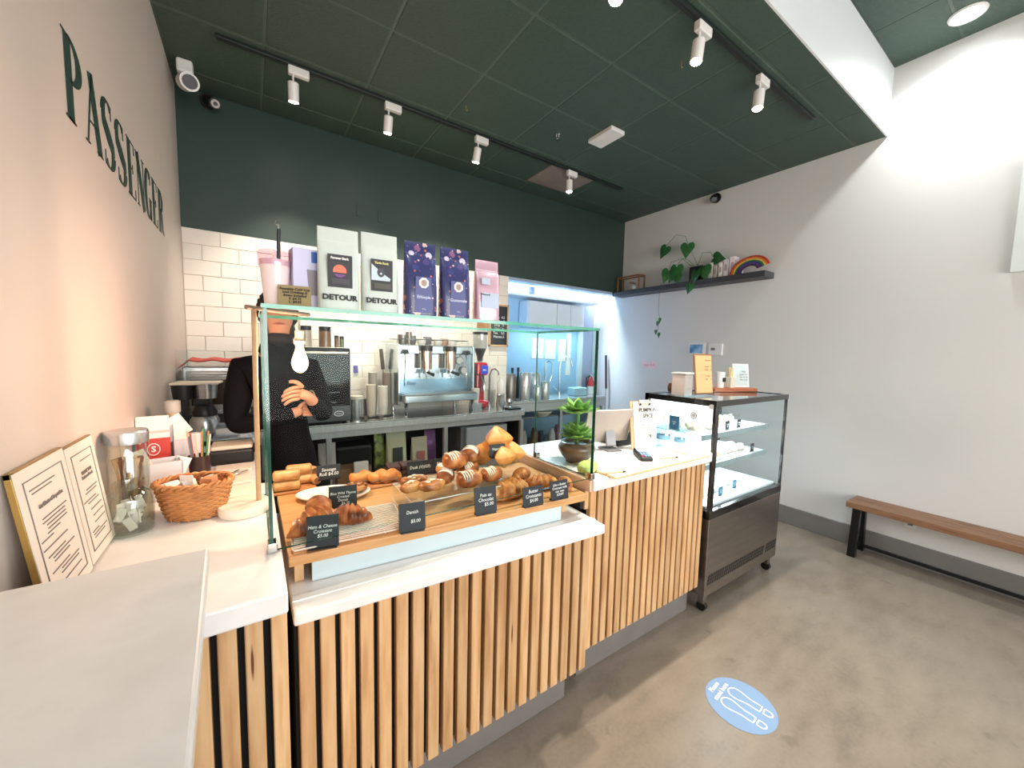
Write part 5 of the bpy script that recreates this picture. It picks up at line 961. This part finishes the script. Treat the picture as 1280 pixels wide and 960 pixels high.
for i in range(12): B().box(-.005, .005, -.0015, .0015, .01, .17).xf(Matrix.Translation((-.03+.0055*i, -.018+.008*(i % 4), 0))@Matrix.Rotation(random.uniform(-.1, .1), 4, 'Y')).obj('wooden_fork', M('pale_fork_wood', '#ead6ae', .6), t, False)
t = T('lid_cup', 'white cup with a black square mark beside the cutlery holder', 'cup', (3.66, .15, FZ+.0285)); B().lathe([(0, 0), (.03, 0), (.036, .13), (0, .13)], 20).obj('cup', white, t); B().box(-.018, .018, -.040, -.034, .05, .085).obj('mark', black, t, False)
# ------------------------------------------------------------------ right wall shelf and things
shm = M('charcoal_shelf', '#3b3c42', .5, nz=.06)
t = T('wall_shelf', 'long charcoal floating shelf on the right wall', 'shelf', (4.975, 1.43, 2.585)); B().box(-.105, .108, -1.03, 1.02, 0, .062).obj('board', shm, t, False, .003)
HZ = 2.6475
t = T('trailing_plant', 'heart-leaved trailing pothos in a black pot on the wall shelf', 'plant', (4.97, 1.19, HZ))
B().box(-.06, .06, -.085, .085, 0, .175).obj('pot', black, t, False, .006)
pl = ramp_mat('pothos_leaf', [(.3, '#1f4c26'), (.55, '#2f6a33'), (.8, '#27582c')], 6, .35, rand=True)
def heart(L):
    out = [(0, .0), (-.12, .16), (-.32, .2), (-.46, .05), (-.48, -.15), (-.36, -.4), (-.18, -.66), (0, -.95)]
    out = [(u*L, v*L) for u, v in out]; full = out+[(-u, v) for u, v in out[-2:0:-1]]
    b = B(); top = [b.b.verts.new((u, v, -.12*abs(u)-.18*v*v/L)) for u, v in full]; bot = [b.b.verts.new((u, v, -.12*abs(u)-.18*v*v/L-.0015)) for u, v in full]
    c = b.b.verts.new((0, -.3*L, .02*L)); c2 = b.b.verts.new((0, -.3*L, .018*L)); n = len(top)
    for i in range(n):
        b.b.faces.new((top[i], top[(i+1) % n], c)); b.b.faces.new((bot[(i+1) % n], bot[i], c2)); b.b.faces.new((top[(i+1) % n], top[i], bot[i], bot[(i+1) % n]))
    bmesh.ops.recalc_face_normals(b.b, faces=b.b.faces); me = bpy.data.meshes.new('leaf'); b.b.to_mesh(me); b.b.free(); return me
hm = heart(.155)
for (dy, dz, dx, s, rl) in ((.47, .50, .0, 1.05, .5), (.165, .47, .0, 1.15, .1), (-.20, .24, -.03, 1., -1.3), (.36, .17, -.08, 1.1, .35), (.24, .20, -.09, 1.25, .1), (.215, .09, -.1, .8, -.2), (-.13, .13, -.10, 1.1, -.2), (-.03, .10, -.11, 1.05, .2), (.02, -.05, -.12, .8, .3), (.30, .10, -.08, .7, .6)):
    o = mobj('leaf', hm, pl, t, True, loc=(dx, dy, dz)); o.scale = (s, s, s); o.rotation_euler = (PI/2-.15, rl, -PI/2+random.uniform(-.35, .35))
for pts in (([(0, 0, .17), (-.02, .06, .30), (0, .10, .36), (0, .15, .45), (0, .2, .58), (0, .33, .63), (0, .47, .52)]), ([(0, .02, .17), (-.02, -.05, .33), (-.02, -.14, .32), (-.03, -.2, .24)]), ([(0, .05, .17), (-.04, .1, .26), (-.06, .18, .30), (-.09, .24, .22)]), ([(0, .06, .17), (-.04, .2, .3), (-.06, .34, .28), (-.08, .36, .17)]),
            ([(-.03, .0, .17), (-.1, .0, .1), (-.12, .03, -.04), (-.12, .02, -.14)])): B().tube(pts, .003, 6).obj('stem', M('green_stem', '#4c7a3e'), t)
vs = [(-.03, .3, .12), (-.1, .44, .02), (-.115, .45, -.1), (-.10, .46, -.35), (-.09, .44, -.42), (-.08, .47, -.6)]
B().tube(vs, .0022, 5).obj('trailing_vine', M('dark_stem', '#4a4f3c', .6), t)
for q in ((-.09, .44, -.43, .1), (-.09, .47, -.47, .2), (-.08, .50, -.58, 0), (-.08, .45, -.62, .1)):
    o = mobj('leaf', hm, M('dried_leaf', '#3b4136', .6), t, True, loc=q[:3]); o.scale = (.3, .45, .3); o.rotation_euler = (PI/2, q[3], -PI/2)
for k, (y, h, w, c) in enumerate(((1.02, .19, .045, '#e7e4de'), (.965, .15, .04, '#cbc4ba'), (.905, .175, .045, '#efecea'), (.845, .20, .055, '#e6dfe0'), (.775, .215, .06, '#f2e7ee'), (.715, .17, .05, '#f1e3ea'))):
    t = T('coffee_carton', ['ivory carton beside the plant pot on the wall shelf', 'short taupe carton, second from the plant pot', 'white carton, third from the plant pot', 'tall off-white carton in the middle of the carton row', 'tallest pale pink carton behind the rainbow fan', 'low pale pink carton at the right end of the carton row'][k], 'carton', (4.98, y, HZ), 0, 'cartons on the wall shelf'); B().box(-.045, .045, -w/2, w/2, 0, h).obj('carton', M('carton_%d' % k, c, .5, nz=.04), t, False, .003); B().box(-.047, -.045, -w*.3, w*.2, h*.35, h*.7).obj('label', M('taupe_label', '#b7a4a4', .6), t, False)
t = T('rainbow_fan', 'crocheted rainbow arch with ruffled red edge at the right end of the wall shelf', 'ornament', (4.93, .585, HZ+.02), 0)
for k, c in enumerate(['#c9402f', '#e0812f', '#e8c25a', '#3f7d45', '#2e3f77', '#6f3b8a', '#3c3147']):
    r = .205-.019*k; b = B(); b.tube([(.0, .0+r*math.cos(a)*.98, (r*.74)*math.sin(a)+(.004*math.sin(a*60) if k < 2 else 0)) for a in [PI*(.02+.96*i/60) for i in range(61)]], .0105, 8); b.xf(Matrix.Rotation(-.22, 4, 'X')).obj('band', M('yarn_'+c[1:], c, .85, nz=.3, sc=90, bump=.5, bsc=200), t)
t = T('wooden_cube_frame', 'open wooden cube frame holding a small white ball, left on the wall shelf', 'ornament', (4.97, 2.22, HZ), 0); b = B(); e = .008
for y in (-.2, .17):
    for x in (-.06, .06): b.box(x-e, x+e, y-e, y+e, 0, .20)
for x in (-.06, .06): b.box(x-e, x+e, -.2, .17, .19, .206)
for y in (-.2, .17): b.box(-.06, .06, y-e, y+e, .19, .206)
b.box(-.06, .06, -.05-e, -.05+e, .10, .116); b.obj('frame', M('brown_frame_wood', '#8a5d38', .5, nz=.2), t, False); B().ell((-.02, -.09, .036), (.034, .034, .034), 12).obj('ball', white, t)
# wall devices
simple('wall_tablet', 'white-framed touch panel with a blue picture on the right wall', 'panel', B().box(-.018, 0, -.11, .11, -.075, .075), white, (XR, 1.21, 1.83), 0, .004); B().box(-.02, -.018, -.078, .088, -.055, .055).obj('screen', ramp_mat('blue_picture', [(.35, '#2f6ea8'), (.5, '#6fa6d4'), (.65, '#a9c9e2')], 8, .3), bpy.data.objects['wall_tablet'], False)
simple('thermostat', 'small white thermostat beside the blue touch panel', 'thermostat', B().box(-.02, 0, -.085, .085, -.07, .07), white, (XR, .975, 1.825), 0, .006); B().box(-.022, -.02, -.0, .05, -.01, .02).obj('display', M('grey_display', '#6f7072', .4), bpy.data.objects['thermostat'], False)
simple('pink_note', 'pale pink note stuck on the wall above the fridge', 'note', B().box(-.003, 0, -.13, .12, -.05, .05), M('pale_pink_note', '#f2d3d8', .6), (XR, 1.91, 1.60), 0, 0)
text('open 8-4', .05, M('rose_print', '#d98a94', .6), bpy.data.objects['pink_note'], (-.0045, 0, 0), (PI/2, 0, -PI/2))
t = T('dome_camera', 'small black dome camera high on the right wall under the green ceiling', 'camera', (XR, 1.085, 3.62)); B().cyl((0, 0, 0), (-.03, 0, 0), .055).obj('mount', black, t); B().ell((-.055, 0, -.015), (.045, .045, .045), 14).obj('housing', black, t); B().cyl((-.075, -.015, -.03), (-.105, -.02, -.042), .026).obj('lens_ring', M('grey_display', '#6f7072'), t)
t = T('wall_outlet', 'white wall outlet under the bench on the right wall', 'outlet', (XR, -.81, .37)); B().box(-.008, 0, -.035, .035, -.055, .055).obj('plate', white, t, False, .002)
for z in (-.022, .022): B().box(-.011, -.008, -.016, .016, z-.012, z+.012).obj('socket', M('grey_display', '#6f7072'), t, False, .002)
t = T('wall_art', 'large white-edged canvas with a dark green shape, cut by the right frame edge', 'picture', (XR-.002, -1.17, 2.405)); B().box(-.04, 0, -1.2, 0, 0, .78).obj('canvas', M('canvas_white', '#dde3e0', .7, nz=.04), t, False, .003)
B().prism([(-1.15, .05), (-.09, .05), (-.10, .2), (-.08, .4), (-.10, .6), (-.085, .74), (-1.15, .74)], lambda u, v, s_: (-.0405-.001*s_, u, v)).obj('painted_shape', M('deep_teal_paint', '#22534a', .6, nz=.2), t, False)
# bench
t = T('wooden_bench', 'long brown wooden bench with black steel A-frame legs along the right wall', 'bench', (4.93, -1.9, 0))
for k in range(2): B().box(-.14+.145*k, .0+.145*k, -1.5, 1.455, .435, .485).obj('plank', oak, t, False, .004)
for y in (1.39, -1.4):
    for s in (-1, 1): B().hexa([(s*.115-.028, y-.028, 0), (s*.115+.028, y-.028, 0), (s*.115+.028, y+.028, 0), (s*.115-.028, y+.028, 0), (s*.07-.024, y-.028, .43), (s*.07+.024, y-.028, .43), (s*.07+.024, y+.028, .43), (s*.07-.024, y+.028, .43)]).obj('leg', blackm, t, False, .003)
    B().box(-.1, .1, y-.012, y+.012, .07, .1).obj('crossbar', blackm, t, False); B().box(-.11, .11, y-.02, y+.02, .42, .434).obj('bracket', blackm, t, False)
B().box(-.012, .012, -1.38, 1.37, .073, .098).obj('stretcher', blackm, t, False, .003)
# floor decal
t = T('floor_decal', 'round pale blue please stand here sticker with two shoe outlines on the concrete floor', 'floor sticker', (2.427, -.712, .0006), .12)
B().lathe([(0, 0), (.158, 0), (.158, .001), (0, .0012)], 64).obj('disc', M('pale_blue_vinyl', '#7f9fc6', .45, nz=.04), t)
b = B(); wf = lambda t_, dx, dy: .0068
f = lambda u, v, s_: (u, v, .0013+.0005*s_)
for s in (-1, 1):
    ox = s*.045; prof = [(-.078, .006), (-.077, .017), (-.055, .0185), (-.03, .017), (-.005, .021), (.02, .027), (.04, .0285), (.055, .025), (.066, .017), (.072, .007)]
    sole = [(ox+w*1.15, v) for v, w in prof]+[(ox-w*1.15, v) for v, w in prof[::-1]]; sole.append(sole[0])
    ribbon(b, sole, wf, 0, f); heel = [(ox, -.091), (ox-.0175, -.091), (ox-.0175, -.108)]+[(ox+.0175*math.cos(a), -.108+.020*math.sin(a)) for a in [PI+PI*i/10 for i in range(11)]]+[(ox+.0175, -.108), (ox+.0175, -.091), (ox, -.091)]
    ribbon(b, heel, wf, 0, f)
b.obj('shoe_outline', M('decal_white', '#f3f6f8', .5), t, False)
text('Please\nstand here', .034, MATS['decal_white'], t, (0, .110, .0016), (0, 0, 0), bold=.0005)
# ------------------------------------------------------------------ lettering on the left wall
lt = T('wall_lettering', 'tall dark green serif wall lettering reading PASSENGER on the left wall', 'lettering', (.0, .20, 2.40)); LM = M('dark_green_letter', '#1c3d34', .5, nz=.04)
H = .245
def glyph(ch, y0, w):
    b = B(); th, tn = .31*w, .035*w+.002; f = lambda u, v, s_: (.001+.0015*s_, y0+u, v)
    S_ = lambda x: ribbon(b, x[0], (lambda t_, dx, dy: x[1]), 0, f)
    st_ = lambda x: S_(([(x*w, 0), (x*w, H)], th)); ser = lambda x, z, hw=.24: S_(([((x-hw)*w, z), ((x+hw)*w, z)], .006))
    cur = lambda cx, cy, rx, ry, a0, a1, n=22: ribbon(b, [(cx*w+rx*w*math.cos(a0+(a1-a0)*i/n), cy*H+ry*H*math.sin(a0+(a1-a0)*i/n)) for i in range(n+1)], lambda t_, dx, dy: tn+(th-tn)*abs(dy)**1.6, 0, f)
    if ch == 'P': st_(.25); ser(.25, .003); ser(.2, H-.003, .2); cur(.3, .74, .5, .26, PI/2, -PI/2)
    if ch == 'A': ribbon(b, [(.08*w, 0), (.5*w, H)], lambda *a: tn*1.3, 0, f); ribbon(b, [(.42*w, H), (.85*w, 0)], lambda *a: th, 0, f); S_(([(.22*w, H*.33), (.7*w, H*.33)], .006)); ser(.08, .003, .13); ser(.85, .003, .2)
    if ch == 'S': cur(.5, .755, .34, .235, .25*PI, PI); cur(.5, .245, .34, .235, -.75*PI, 0); ribbon(b, [(.16*w, H*.76), (.2*w, H*.64), (.5*w, H*.5), (.8*w, H*.36), (.84*w, H*.25)], lambda t_, dx, dy: th*(.7+.5*math.sin(PI*t_)), 0, f); S_(([(.76*w, H*.78), (.76*w, H*.99)], .006)); S_(([(.2*w, H*.01), (.2*w, H*.22)], .006))
    if ch == 'E': st_(.28); [S_(([(.05*w, z), (.85*w, z)], .006)) for z in (.003, H-.003)]; S_(([(.3*w, H*.52), (.62*w, H*.52)], .006)); S_(([(.62*w, H*.44), (.62*w, H*.6)], .008)); S_(([(.85*w, .0), (.85*w, H*.2)], .008)); S_(([(.82*w, H*.82), (.82*w, H)], .008))
    if ch == 'N': S_(([(.15*w, 0), (.15*w, H)], .007)); S_(([(.88*w, 0), (.88*w, H)], .007)); ribbon(b, [(.17*w, H), (.86*w, 0)], lambda *a: th*1.1, 0, f); ser(.15, .003, .14); ser(.15, H-.003, .18); ser(.88, H-.003, .15)
    if ch == 'G': cur(.52, .5, .38, .49, .28*PI, 1.72*PI, 40); S_(([(.78*w, 0), (.78*w, H*.42)], th*.8)); ser(.78, H*.42, .2); S_(([(.8*w, H*.74), (.8*w, H*.98)], .007))
    if ch == 'R': st_(.25); ser(.25, .003); ser(.2, H-.003, .2); cur(.3, .75, .45, .245, PI/2, -PI/2); ribbon(b, [(.4*w, H*.5), (.62*w, H*.42), (.72*w, H*.12), (.95*w, .004)], lambda t_, dx, dy: th*(1-.75*t_**3), 0, f)
    b.obj('letter', LM, lt, False)
yy = -.035
for ch in 'PASSENGER': glyph(ch, yy, .162); yy += .1715
# ------------------------------------------------------------------ track lights
whm = M('white_lamp_metal', '#e4e2de', .35, nz=.03); lens = M('spot_lens_glow', '#ffffff', .3, emit=30, ecol='#fff1dc')
def track(name, x0, x1, y, label):
    t = T(name, label, 'light track', (x0, y, ZC)); m = M('black_green_track', '#16211f', .4)
    B().box(0, x1-x0, -.022, .022, -.02, 0).obj('rail', m, t, False, .002); B().box(.01, x1-x0-.01, -.005, .005, -.0215, -.019).obj('slot', black, t, False)
track('light_track', .295, 4.10, 1.68, 'long dark rear lighting track on the green ceiling'); track('light_track', -.0, 4.25, -.135, 'front lighting track nearest the white soffit') if 0 else track('light_track', 1.2, 4.25, -.135, 'front lighting track nearest the white soffit')
def spot(x, y, tgt, label, pw, glow=True):
    t = T('track_spotlight', label, 'spotlight', (x, y, ZC-.0205), 0, 'white cylinder track spotlights')
    B().box(-.055, .075, -.02, .02, -.055, 0).obj('adapter', whm, t, False, .006); B().cyl((-.025, 0, -.055), (-.025, 0, -.10), .006, n=10).obj('stem', whm, t)
    d = (Vector(tgt)-Vector((x-.025, y, ZC-.12))).normalized(); p = Vector((-.025, 0, -.098)); q = p+d*.12
    B().tube([p, p+d*.006, q], [.026, .034, .034], 24).obj('housing', whm, t); B().tube([q+d*.0005, q+d*.004], [.029, .029], 24).obj('lens', lens, t)
    w = Vector((x, y, ZC-.02))+q+d*.02; light('spot_beam', 'SPOT', w, pw, (1, .90, .76), .03, target=w+d, spot=78, blend=.7)
R_ = 40
spot(.744, 1.68, (.80, 2.45, 1.0), 'first spotlight from the left on the rear track', R_*1.6); spot(1.40, 1.68, (1.4, 2.45, 1.1), 'second spotlight from the left on the rear track', R_*2)
spot(2.20, 1.68, (2.1, 2.45, 1.1), 'third spotlight from the left on the rear track', R_*2); spot(3.30, 1.68, (3.3, 1.6, 0), 'rightmost spotlight on the rear track, beside the grey panel', R_)
spot(1.98, -.135, (1.5, .1, 0), 'spotlight cut by the top frame edge on the front track', R_*2.0); spot(2.66, -.135, (2.3, .0, 0), 'middle visible spotlight on the front track', R_*2); spot(3.40, -.135, (3.1, -.1, 0), 'rightmost spotlight on the front track', R_*1.4)
# ceiling devices
t = T('emergency_light', 'flat white rectangular ceiling box on the green ceiling', 'ceiling light', (3.11, 1.02, ZC), .0); B().box(-.085, .085, -.14, .14, -.035, 0).obj('box', whm, t, False, .006)
t = T('sprinkler_head', 'small chrome sprinkler head on the green ceiling near the white box', 'sprinkler', (2.76, 1.27, ZC)); B().cyl((0, 0, 0), (0, 0, -.006), .035).obj('plate', chrome, t); B().tube([(-.012, 0, -.006), (-.016, 0, -.025), (0, 0, -.045), (.016, 0, -.025), (.012, 0, -.006)], .003, 6).obj('yoke', chrome, t); B().cyl((0, 0, -.045), (0, 0, -.048), .016).obj('deflector', chrome, t)
for k, (x, y) in enumerate(((1.9, 1.38), (2.85, .12))): t = T('ceiling_hook', ['tiny brass hook in the green ceiling beside the rear track', 'tiny brass hook in the green ceiling between the two tracks'][k], 'hook', (x, y, ZC)); B().tube([(0, 0, 0), (0, 0, -.03), (.008, 0, -.04), (.014, 0, -.03)], .0025, 6).obj('hook', M('brass', '#c9b377', .3, .8), t)
t = T('security_camera', 'white bullet security camera in the corner above the green wall', 'camera', (.10, 2.10, ZC)); B().box(-.045, .045, -.04, .04, -.09, 0).obj('mount', whm, t, False, .015); B().cyl((-.005, .02, -.13), (.03, -.09, -.17), .052, .055).obj('housing', whm, t); B().cyl((.03, -.09, -.17), (.033, -.10, -.174), .042).obj('lens', black, t); B().cyl((0, 0, -.08), (0, 0, -.13), .015).obj('neck', whm, t)
t = T('black_camera', 'black bullet security camera on the green wall right of the white one', 'camera', (.20, YB, 3.63)); B().cyl((0, 0, 0), (0, -.03, 0), .05).obj('mount', black, t); B().cyl((0, -.03, 0), (.05, -.14, -.06), .038).obj('housing', black, t); B().cyl((.05, -.14, -.06), (.052, -.146, -.063), .028).obj('lens_ring', M('grey_lens', '#a9a29c', .3, .5), t); B().cyl((.052, -.146, -.063), (.053, -.149, -.064), .014).obj('lens', black, t)
t = T('downlight', 'bright round recessed downlight in the high green ceiling', 'ceiling light', (4.78, -.855, ZH)); B().tube([(.088*math.cos(a), .088*math.sin(a), -.002) for a in [2*PI*i/32 for i in range(32)]], .012, 8, closed=True).obj('trim_ring', whm, t); B().cyl((0, 0, -.002), (0, 0, -.006), .082, n=32).obj('lens', M('downlight_glow', '#ffffff', .3, emit=25, ecol='#f6fbff'), t)
light('high_ceiling_beam', 'SPOT', (4.78, -.855, ZH-.03), 68, (.97, 1, .99), .08, target=(4.78, -.855, 0), spot=150, blend=.9)
light('high_ceiling_beam', 'SPOT', (2.6, -1.4, ZH-.03), 30, (.98, 1, .99), .08, target=(2.6, -1.4, 0), spot=140, blend=.9); light('high_ceiling_beam', 'SPOT', (.9, -1.9, ZH-.03), 42, (1, .99, .97), .08, target=(.5, -1.3, 1.3), spot=85, blend=.9); light('high_ceiling_beam', 'SPOT', (4.78, -2.8, ZH-.03), 50, (.98, 1, .99), .08, target=(4.78, -2.8, 0), spot=150, blend=.9)  # the beam aimed at the ledge is unseen, added to brighten it
for k, (x, w, z) in enumerate(((1.33, .07, 3.05), (1.52, .05, 3.03), (2.2, .05, 2.9))): simple('wall_cover_plate', ['green painted cover plate on the header wall, left', 'green painted cover plate on the header wall, centre', 'green painted cover plate on the header wall, right'][k], 'plate', B().box(-w/2, w/2, -.006, 0, -.055, .055), dgrn, (x, YB, z), 0, .001)
# ------------------------------------------------------------------ the barista
def skin_mesh(name, nodes, edges, sub=2, root=0):
    """nodes {key: (pos, radius or (rx, ry))} -> one continuous skinned surface"""
    keys = list(nodes); me = bpy.data.meshes.new(name); me.from_pydata([nodes[k][0] for k in keys], [(keys.index(a), keys.index(b_)) for a, b_ in edges], [])
    o = bpy.data.objects.new('tmp', me); COL.objects.link(o); o.modifiers.new('s', 'SKIN'); 
    for i, k in enumerate(keys):
        r = nodes[k][1]; sv = me.skin_vertices[0].data[i]; sv.radius = r if isinstance(r, tuple) else (r, r); sv.use_root = (i == root)
    o.modifiers['s'].use_smooth_shade = True
    m = o.modifiers.new('u', 'SUBSURF'); m.levels = sub; m.render_levels = sub
    bpy.context.view_layer.update(); out = bpy.data.meshes.new_from_object(o.evaluated_get(bpy.context.evaluated_depsgraph_get()))
    bpy.data.objects.remove(o); out.name = name; out.materials.clear(); return out
skin = M('warm_skin', '#d99a78', .5, nz=.06, sc=12, spec=.4); shirt = M('black_knit_shirt', '#0d0c0f', .9, nz=.2, sc=30, bump=.15, bsc=90, spec=.15); trs = M('black_trousers', '#0b0b0d', .9, nz=.2, spec=.15); hairm = M('dark_curly_hair', '#1d1512', .6, nz=.4, sc=60)
pt = T('person', 'person in black with dark curly hair standing with folded arms behind the glass guard', 'person', (.545, 1.02, 0), 0)
# local frame: x right in the photo, -y towards the camera; person faces the camera, turned a little to the right
N_ = {'pelvis': ((.08, 0, 1.00), (.12, .09)), 'waist': ((.06, 0, 1.17), (.132, .10)), 'chest': ((.015, .0, 1.42), (.165, .115)), 'upper': ((0, .01, 1.58), (.14, .09)), 'neck': ((.0, .0, 1.70), .058), 'neck2': ((.01, -.01, 1.77), .056),
      'head1': ((.015, -.015, 1.84), (.068, .085)), 'head2': ((.015, -.01, 1.90), (.08, .098)), 'head3': ((.015, .0, 1.97), (.078, .095)), 'head4': ((.015, .005, 2.02), (.05, .06)),
      'shL': ((.165, .0, 1.61), .062), 'elL': ((.235, -.05, 1.33), .046), 'wrL': ((.135, -.235, 1.475), .028), 'pmL': ((.085, -.255, 1.50), (.036, .02)),
      'shR': ((-.165, .0, 1.61), .062), 'elR': ((-.20, -.10, 1.31), .046), 'wrR': ((.045, -.175, 1.375), .029), 'pmR': ((.11, -.145, 1.39), (.030, .018)),
      'hipL': ((.165, 0, .93), .065), 'knL': ((.175, -.01, .52), .06), 'anL': ((.175, .02, .09), .04), 'toL': ((.185, -.12, .03), .032),
      'hipR': ((.01, 0, .93), .065), 'knR': ((.0, -.01, .52), .06), 'anR': ((-.0, .02, .09), .04), 'toR': ((-.01, -.12, .03), .032)}
E_ = [('pelvis', 'waist'), ('waist', 'chest'), ('chest', 'upper'), ('upper', 'neck'), ('neck', 'neck2'), ('neck2', 'head1'), ('head1', 'head2'), ('head2', 'head3'), ('head3', 'head4'),
      ('upper', 'shL'), ('shL', 'elL'), ('elL', 'wrL'), ('wrL', 'pmL'), ('upper', 'shR'), ('shR', 'elR'), ('elR', 'wrR'), ('wrR', 'pmR'),
      ('pelvis', 'hipL'), ('hipL', 'knL'), ('knL', 'anL'), ('anL', 'toL'), ('pelvis', 'hipR'), ('hipR', 'knR'), ('knR', 'anR'), ('anR', 'toR')]
bm_ = bmesh.new(); bm_.from_mesh(skin_mesh('body', N_, E_))
# fingers: the hand in front lies across the other forearm, fingers pointing left in the picture and curling down
def chain(pts, rad): return skin_mesh('f', {i: (p, r) for i, (p, r) in enumerate(zip(pts, rad))}, [(i, i+1) for i in range(len(pts)-1)], 1)
fr_ = [.0105, .010, .009, .0075]
for k in range(4):
    z = 1.532-.021*k; l = (.9, 1., .95, .75)[k]; bx = .078-.003*k
    pts = [(bx+.02, -.255, z), (bx-.022*l, -.275, z-.003), (bx-.052*l, -.272, z-.016), (bx-.068*l, -.255, z-.032)]
    bm_.from_mesh(chain(pts, fr_))
bm_.from_mesh(chain([(.105, -.262, 1.525), (.085, -.272, 1.552), (.058, -.275, 1.562), (.040, -.268, 1.558)], [.013, .012, .0105, .009]))
for k in range(4): bm_.from_mesh(chain([(.11, -.14, 1.415-.017*k), (.14, -.12, 1.41-.017*k), (.165, -.10, 1.405-.017*k), (.18, -.08, 1.40-.017*k)], fr_))
bm_.from_mesh(chain([(.09, -.15, 1.40), (.11, -.15, 1.425), (.135, -.14, 1.435)], [.012, .0115, .009]))
# face relief on the head: nose, lips, ears, eye sockets
for v in bm_.verts:
    if v.co.z > 1.80 and v.co.y < .03:
        x, z = v.co.x-.015, v.co.z; fx = math.exp(-(x/.013)**2)
        v.co.y -= .020*fx*math.exp(-((z-1.895)/.018)**2)+.010*fx*math.exp(-((z-1.925)/.02)**2)+.006*math.exp(-(x/.022)**2)*math.exp(-((z-1.862)/.01)**2)+.008*math.exp(-(x/.025)**2)*math.exp(-((z-1.815)/.014)**2)
        for s in (-1, 1): v.co.y += .008*math.exp(-((x-s*.03)/.014)**2)*math.exp(-((z-1.93)/.012)**2)
def blob(c, r, q=2.): 
    b = B().ell(c, r, 10, q=q); me = bpy.data.meshes.new('b'); b.b.to_mesh(me); b.b.free(); return me
for s in (-1, 1): bm_.from_mesh(blob((.015+s*.082, .012, 1.915), (.009, .02, .030)))
bb = B(); bb.b.free(); bb.b = bm_; bb.obj('body', skin, pt)
for s in (-1, 1):
    B().ell((.015+s*.031, -.086, 1.932), (.0115, .008, .007), 10).obj('eye', white, pt); B().ell((.015+s*.031, -.0935, 1.932), (.005, .003, .005), 8).obj('iris', M('dark_iris', '#2a1c14', .2), pt)
    B().tube([(.015+s*.014, -.101, 1.952), (.015+s*.032, -.101, 1.958), (.015+s*.05, -.09, 1.95)], [.003, .0045, .002], 6).obj('eyebrow', hairm, pt)
B().tube([(-.012, -.104, 1.862), (.015, -.110, 1.864), (.042, -.104, 1.862)], [.002, .0055, .002], 8).obj('lips', M('lip_red', '#b5675a', .4), pt)
g_ = lambda k, d: (N_[k][0], tuple(r+d for r in N_[k][1]) if isinstance(N_[k][1], tuple) else N_[k][1]+d)
sh = {k: g_(k, .012) for k in ('pelvis', 'waist', 'chest', 'upper', 'shL', 'elL', 'shR', 'elR')}
sh['pelvis'] = ((.085, 0, .98), (.175, .14)); sh['hem'] = ((.09, 0, .84), (.185, .15)); 
for k_ in ('upper', 'shL', 'shR', 'chest'): sh[k_] = g_(k_, .022)
sh['neck'] = ((.002, -.002, 1.69), .078); sh['collar'] = ((.010, -.010, 1.79), .070)
for s in 'LR':
    e, w = Vector(N_['el'+s][0]), Vector(N_['wr'+s][0]); sh['cu'+s] = (tuple(e+(w-e)*.55), .046); sh['cv'+s] = (tuple(e+(w-e)*(.86 if s == 'L' else 1.12)), .042)
mobj('shirt', skin_mesh('shirt', sh, [('hem', 'pelvis'), ('pelvis', 'waist'), ('waist', 'chest'), ('chest', 'upper'), ('upper', 'neck'), ('neck', 'collar'), ('upper', 'shL'), ('shL', 'elL'), ('elL', 'cuL'), ('cuL', 'cvL'), ('upper', 'shR'), ('shR', 'elR'), ('elR', 'cuR'), ('cuR', 'cvR')]), shirt, pt)
b = B(); b.ell((.088, .0, .93), (.165, .125, .13), 14, q=2.4)
for s in 'LR':
    h, k_, a_ = (Vector(N_[n+s][0]) for n in ('hip', 'kn', 'an')); b.tube([h+Vector((0, 0, .03)), h*.5+k_*.5, k_, k_*.5+a_*.5, a_], [.105, .098, .084, .078, .074], 16)
b.obj('trousers', trs, pt)
for s in (-1, 1): B().ell((.088+s*.095, -.05, .045), (.05, .135, .045), 12, q=2.6).obj('shoe', black, pt)
rd = random.Random(5); b = B()
for i in range(300):
    a = rd.uniform(0, 2*PI); ph = rd.uniform(-.95, 1.5); c = Vector((.015+.088*math.cos(a)*math.cos(ph), .022+.098*math.sin(a)*math.cos(ph), 1.945+.105*math.sin(ph)))
    if c.y < (-.02 if c.z > 1.93 else .005) and c.z < 1.985: continue
    r = rd.uniform(.016, .026); b.ell(c, (r, r, r*.9), 5)
b.ell((.015, .022, 1.96), (.088, .092, .095), 12)
b.obj('hair', hairm, pt)
B().ell((.014, -.035, 1.782), (.068, .070, .046), 12).ell((-.045, .0, 1.83), (.022, .06, .05), 10).ell((.075, .0, 1.83), (.022, .06, .05), 10).jitter(.0012, 3).obj('beard', hairm, pt)
B().tube([(Vector(N_['wrL'][0])+Vector((.012, .012, -.004))+Vector((.6*.033*math.cos(a), .6*.033*math.cos(a), .0))+Vector((0, 0, .034*math.sin(a)))) for a in [2*PI*i/20 for i in range(20)]], .0035, 6, closed=True).obj('bracelet', M('brass', '#c9b377'), pt)
# ------------------------------------------------------------------ bring the whole room to real size
def finish(k):
    done = set()
    for o in list(bpy.data.objects):
        if o.type == 'CAMERA':
            m = o.matrix_world.copy(); m.translation *= k; o.matrix_world = m; continue
        o.location = o.location*k
        if o.type == 'MESH' and o.data.name not in done:
            done.add(o.data.name); o.data.transform(Matrix.Scale(k, 4))
        for mo in getattr(o, 'modifiers', []):
            if mo.type == 'BEVEL': mo.width *= k
        if o.type == 'LIGHT':
            l = o.data
            if l.type == 'AREA': l.size *= k; l.size_y *= k
            else: l.shadow_soft_size *= k
finish(K)
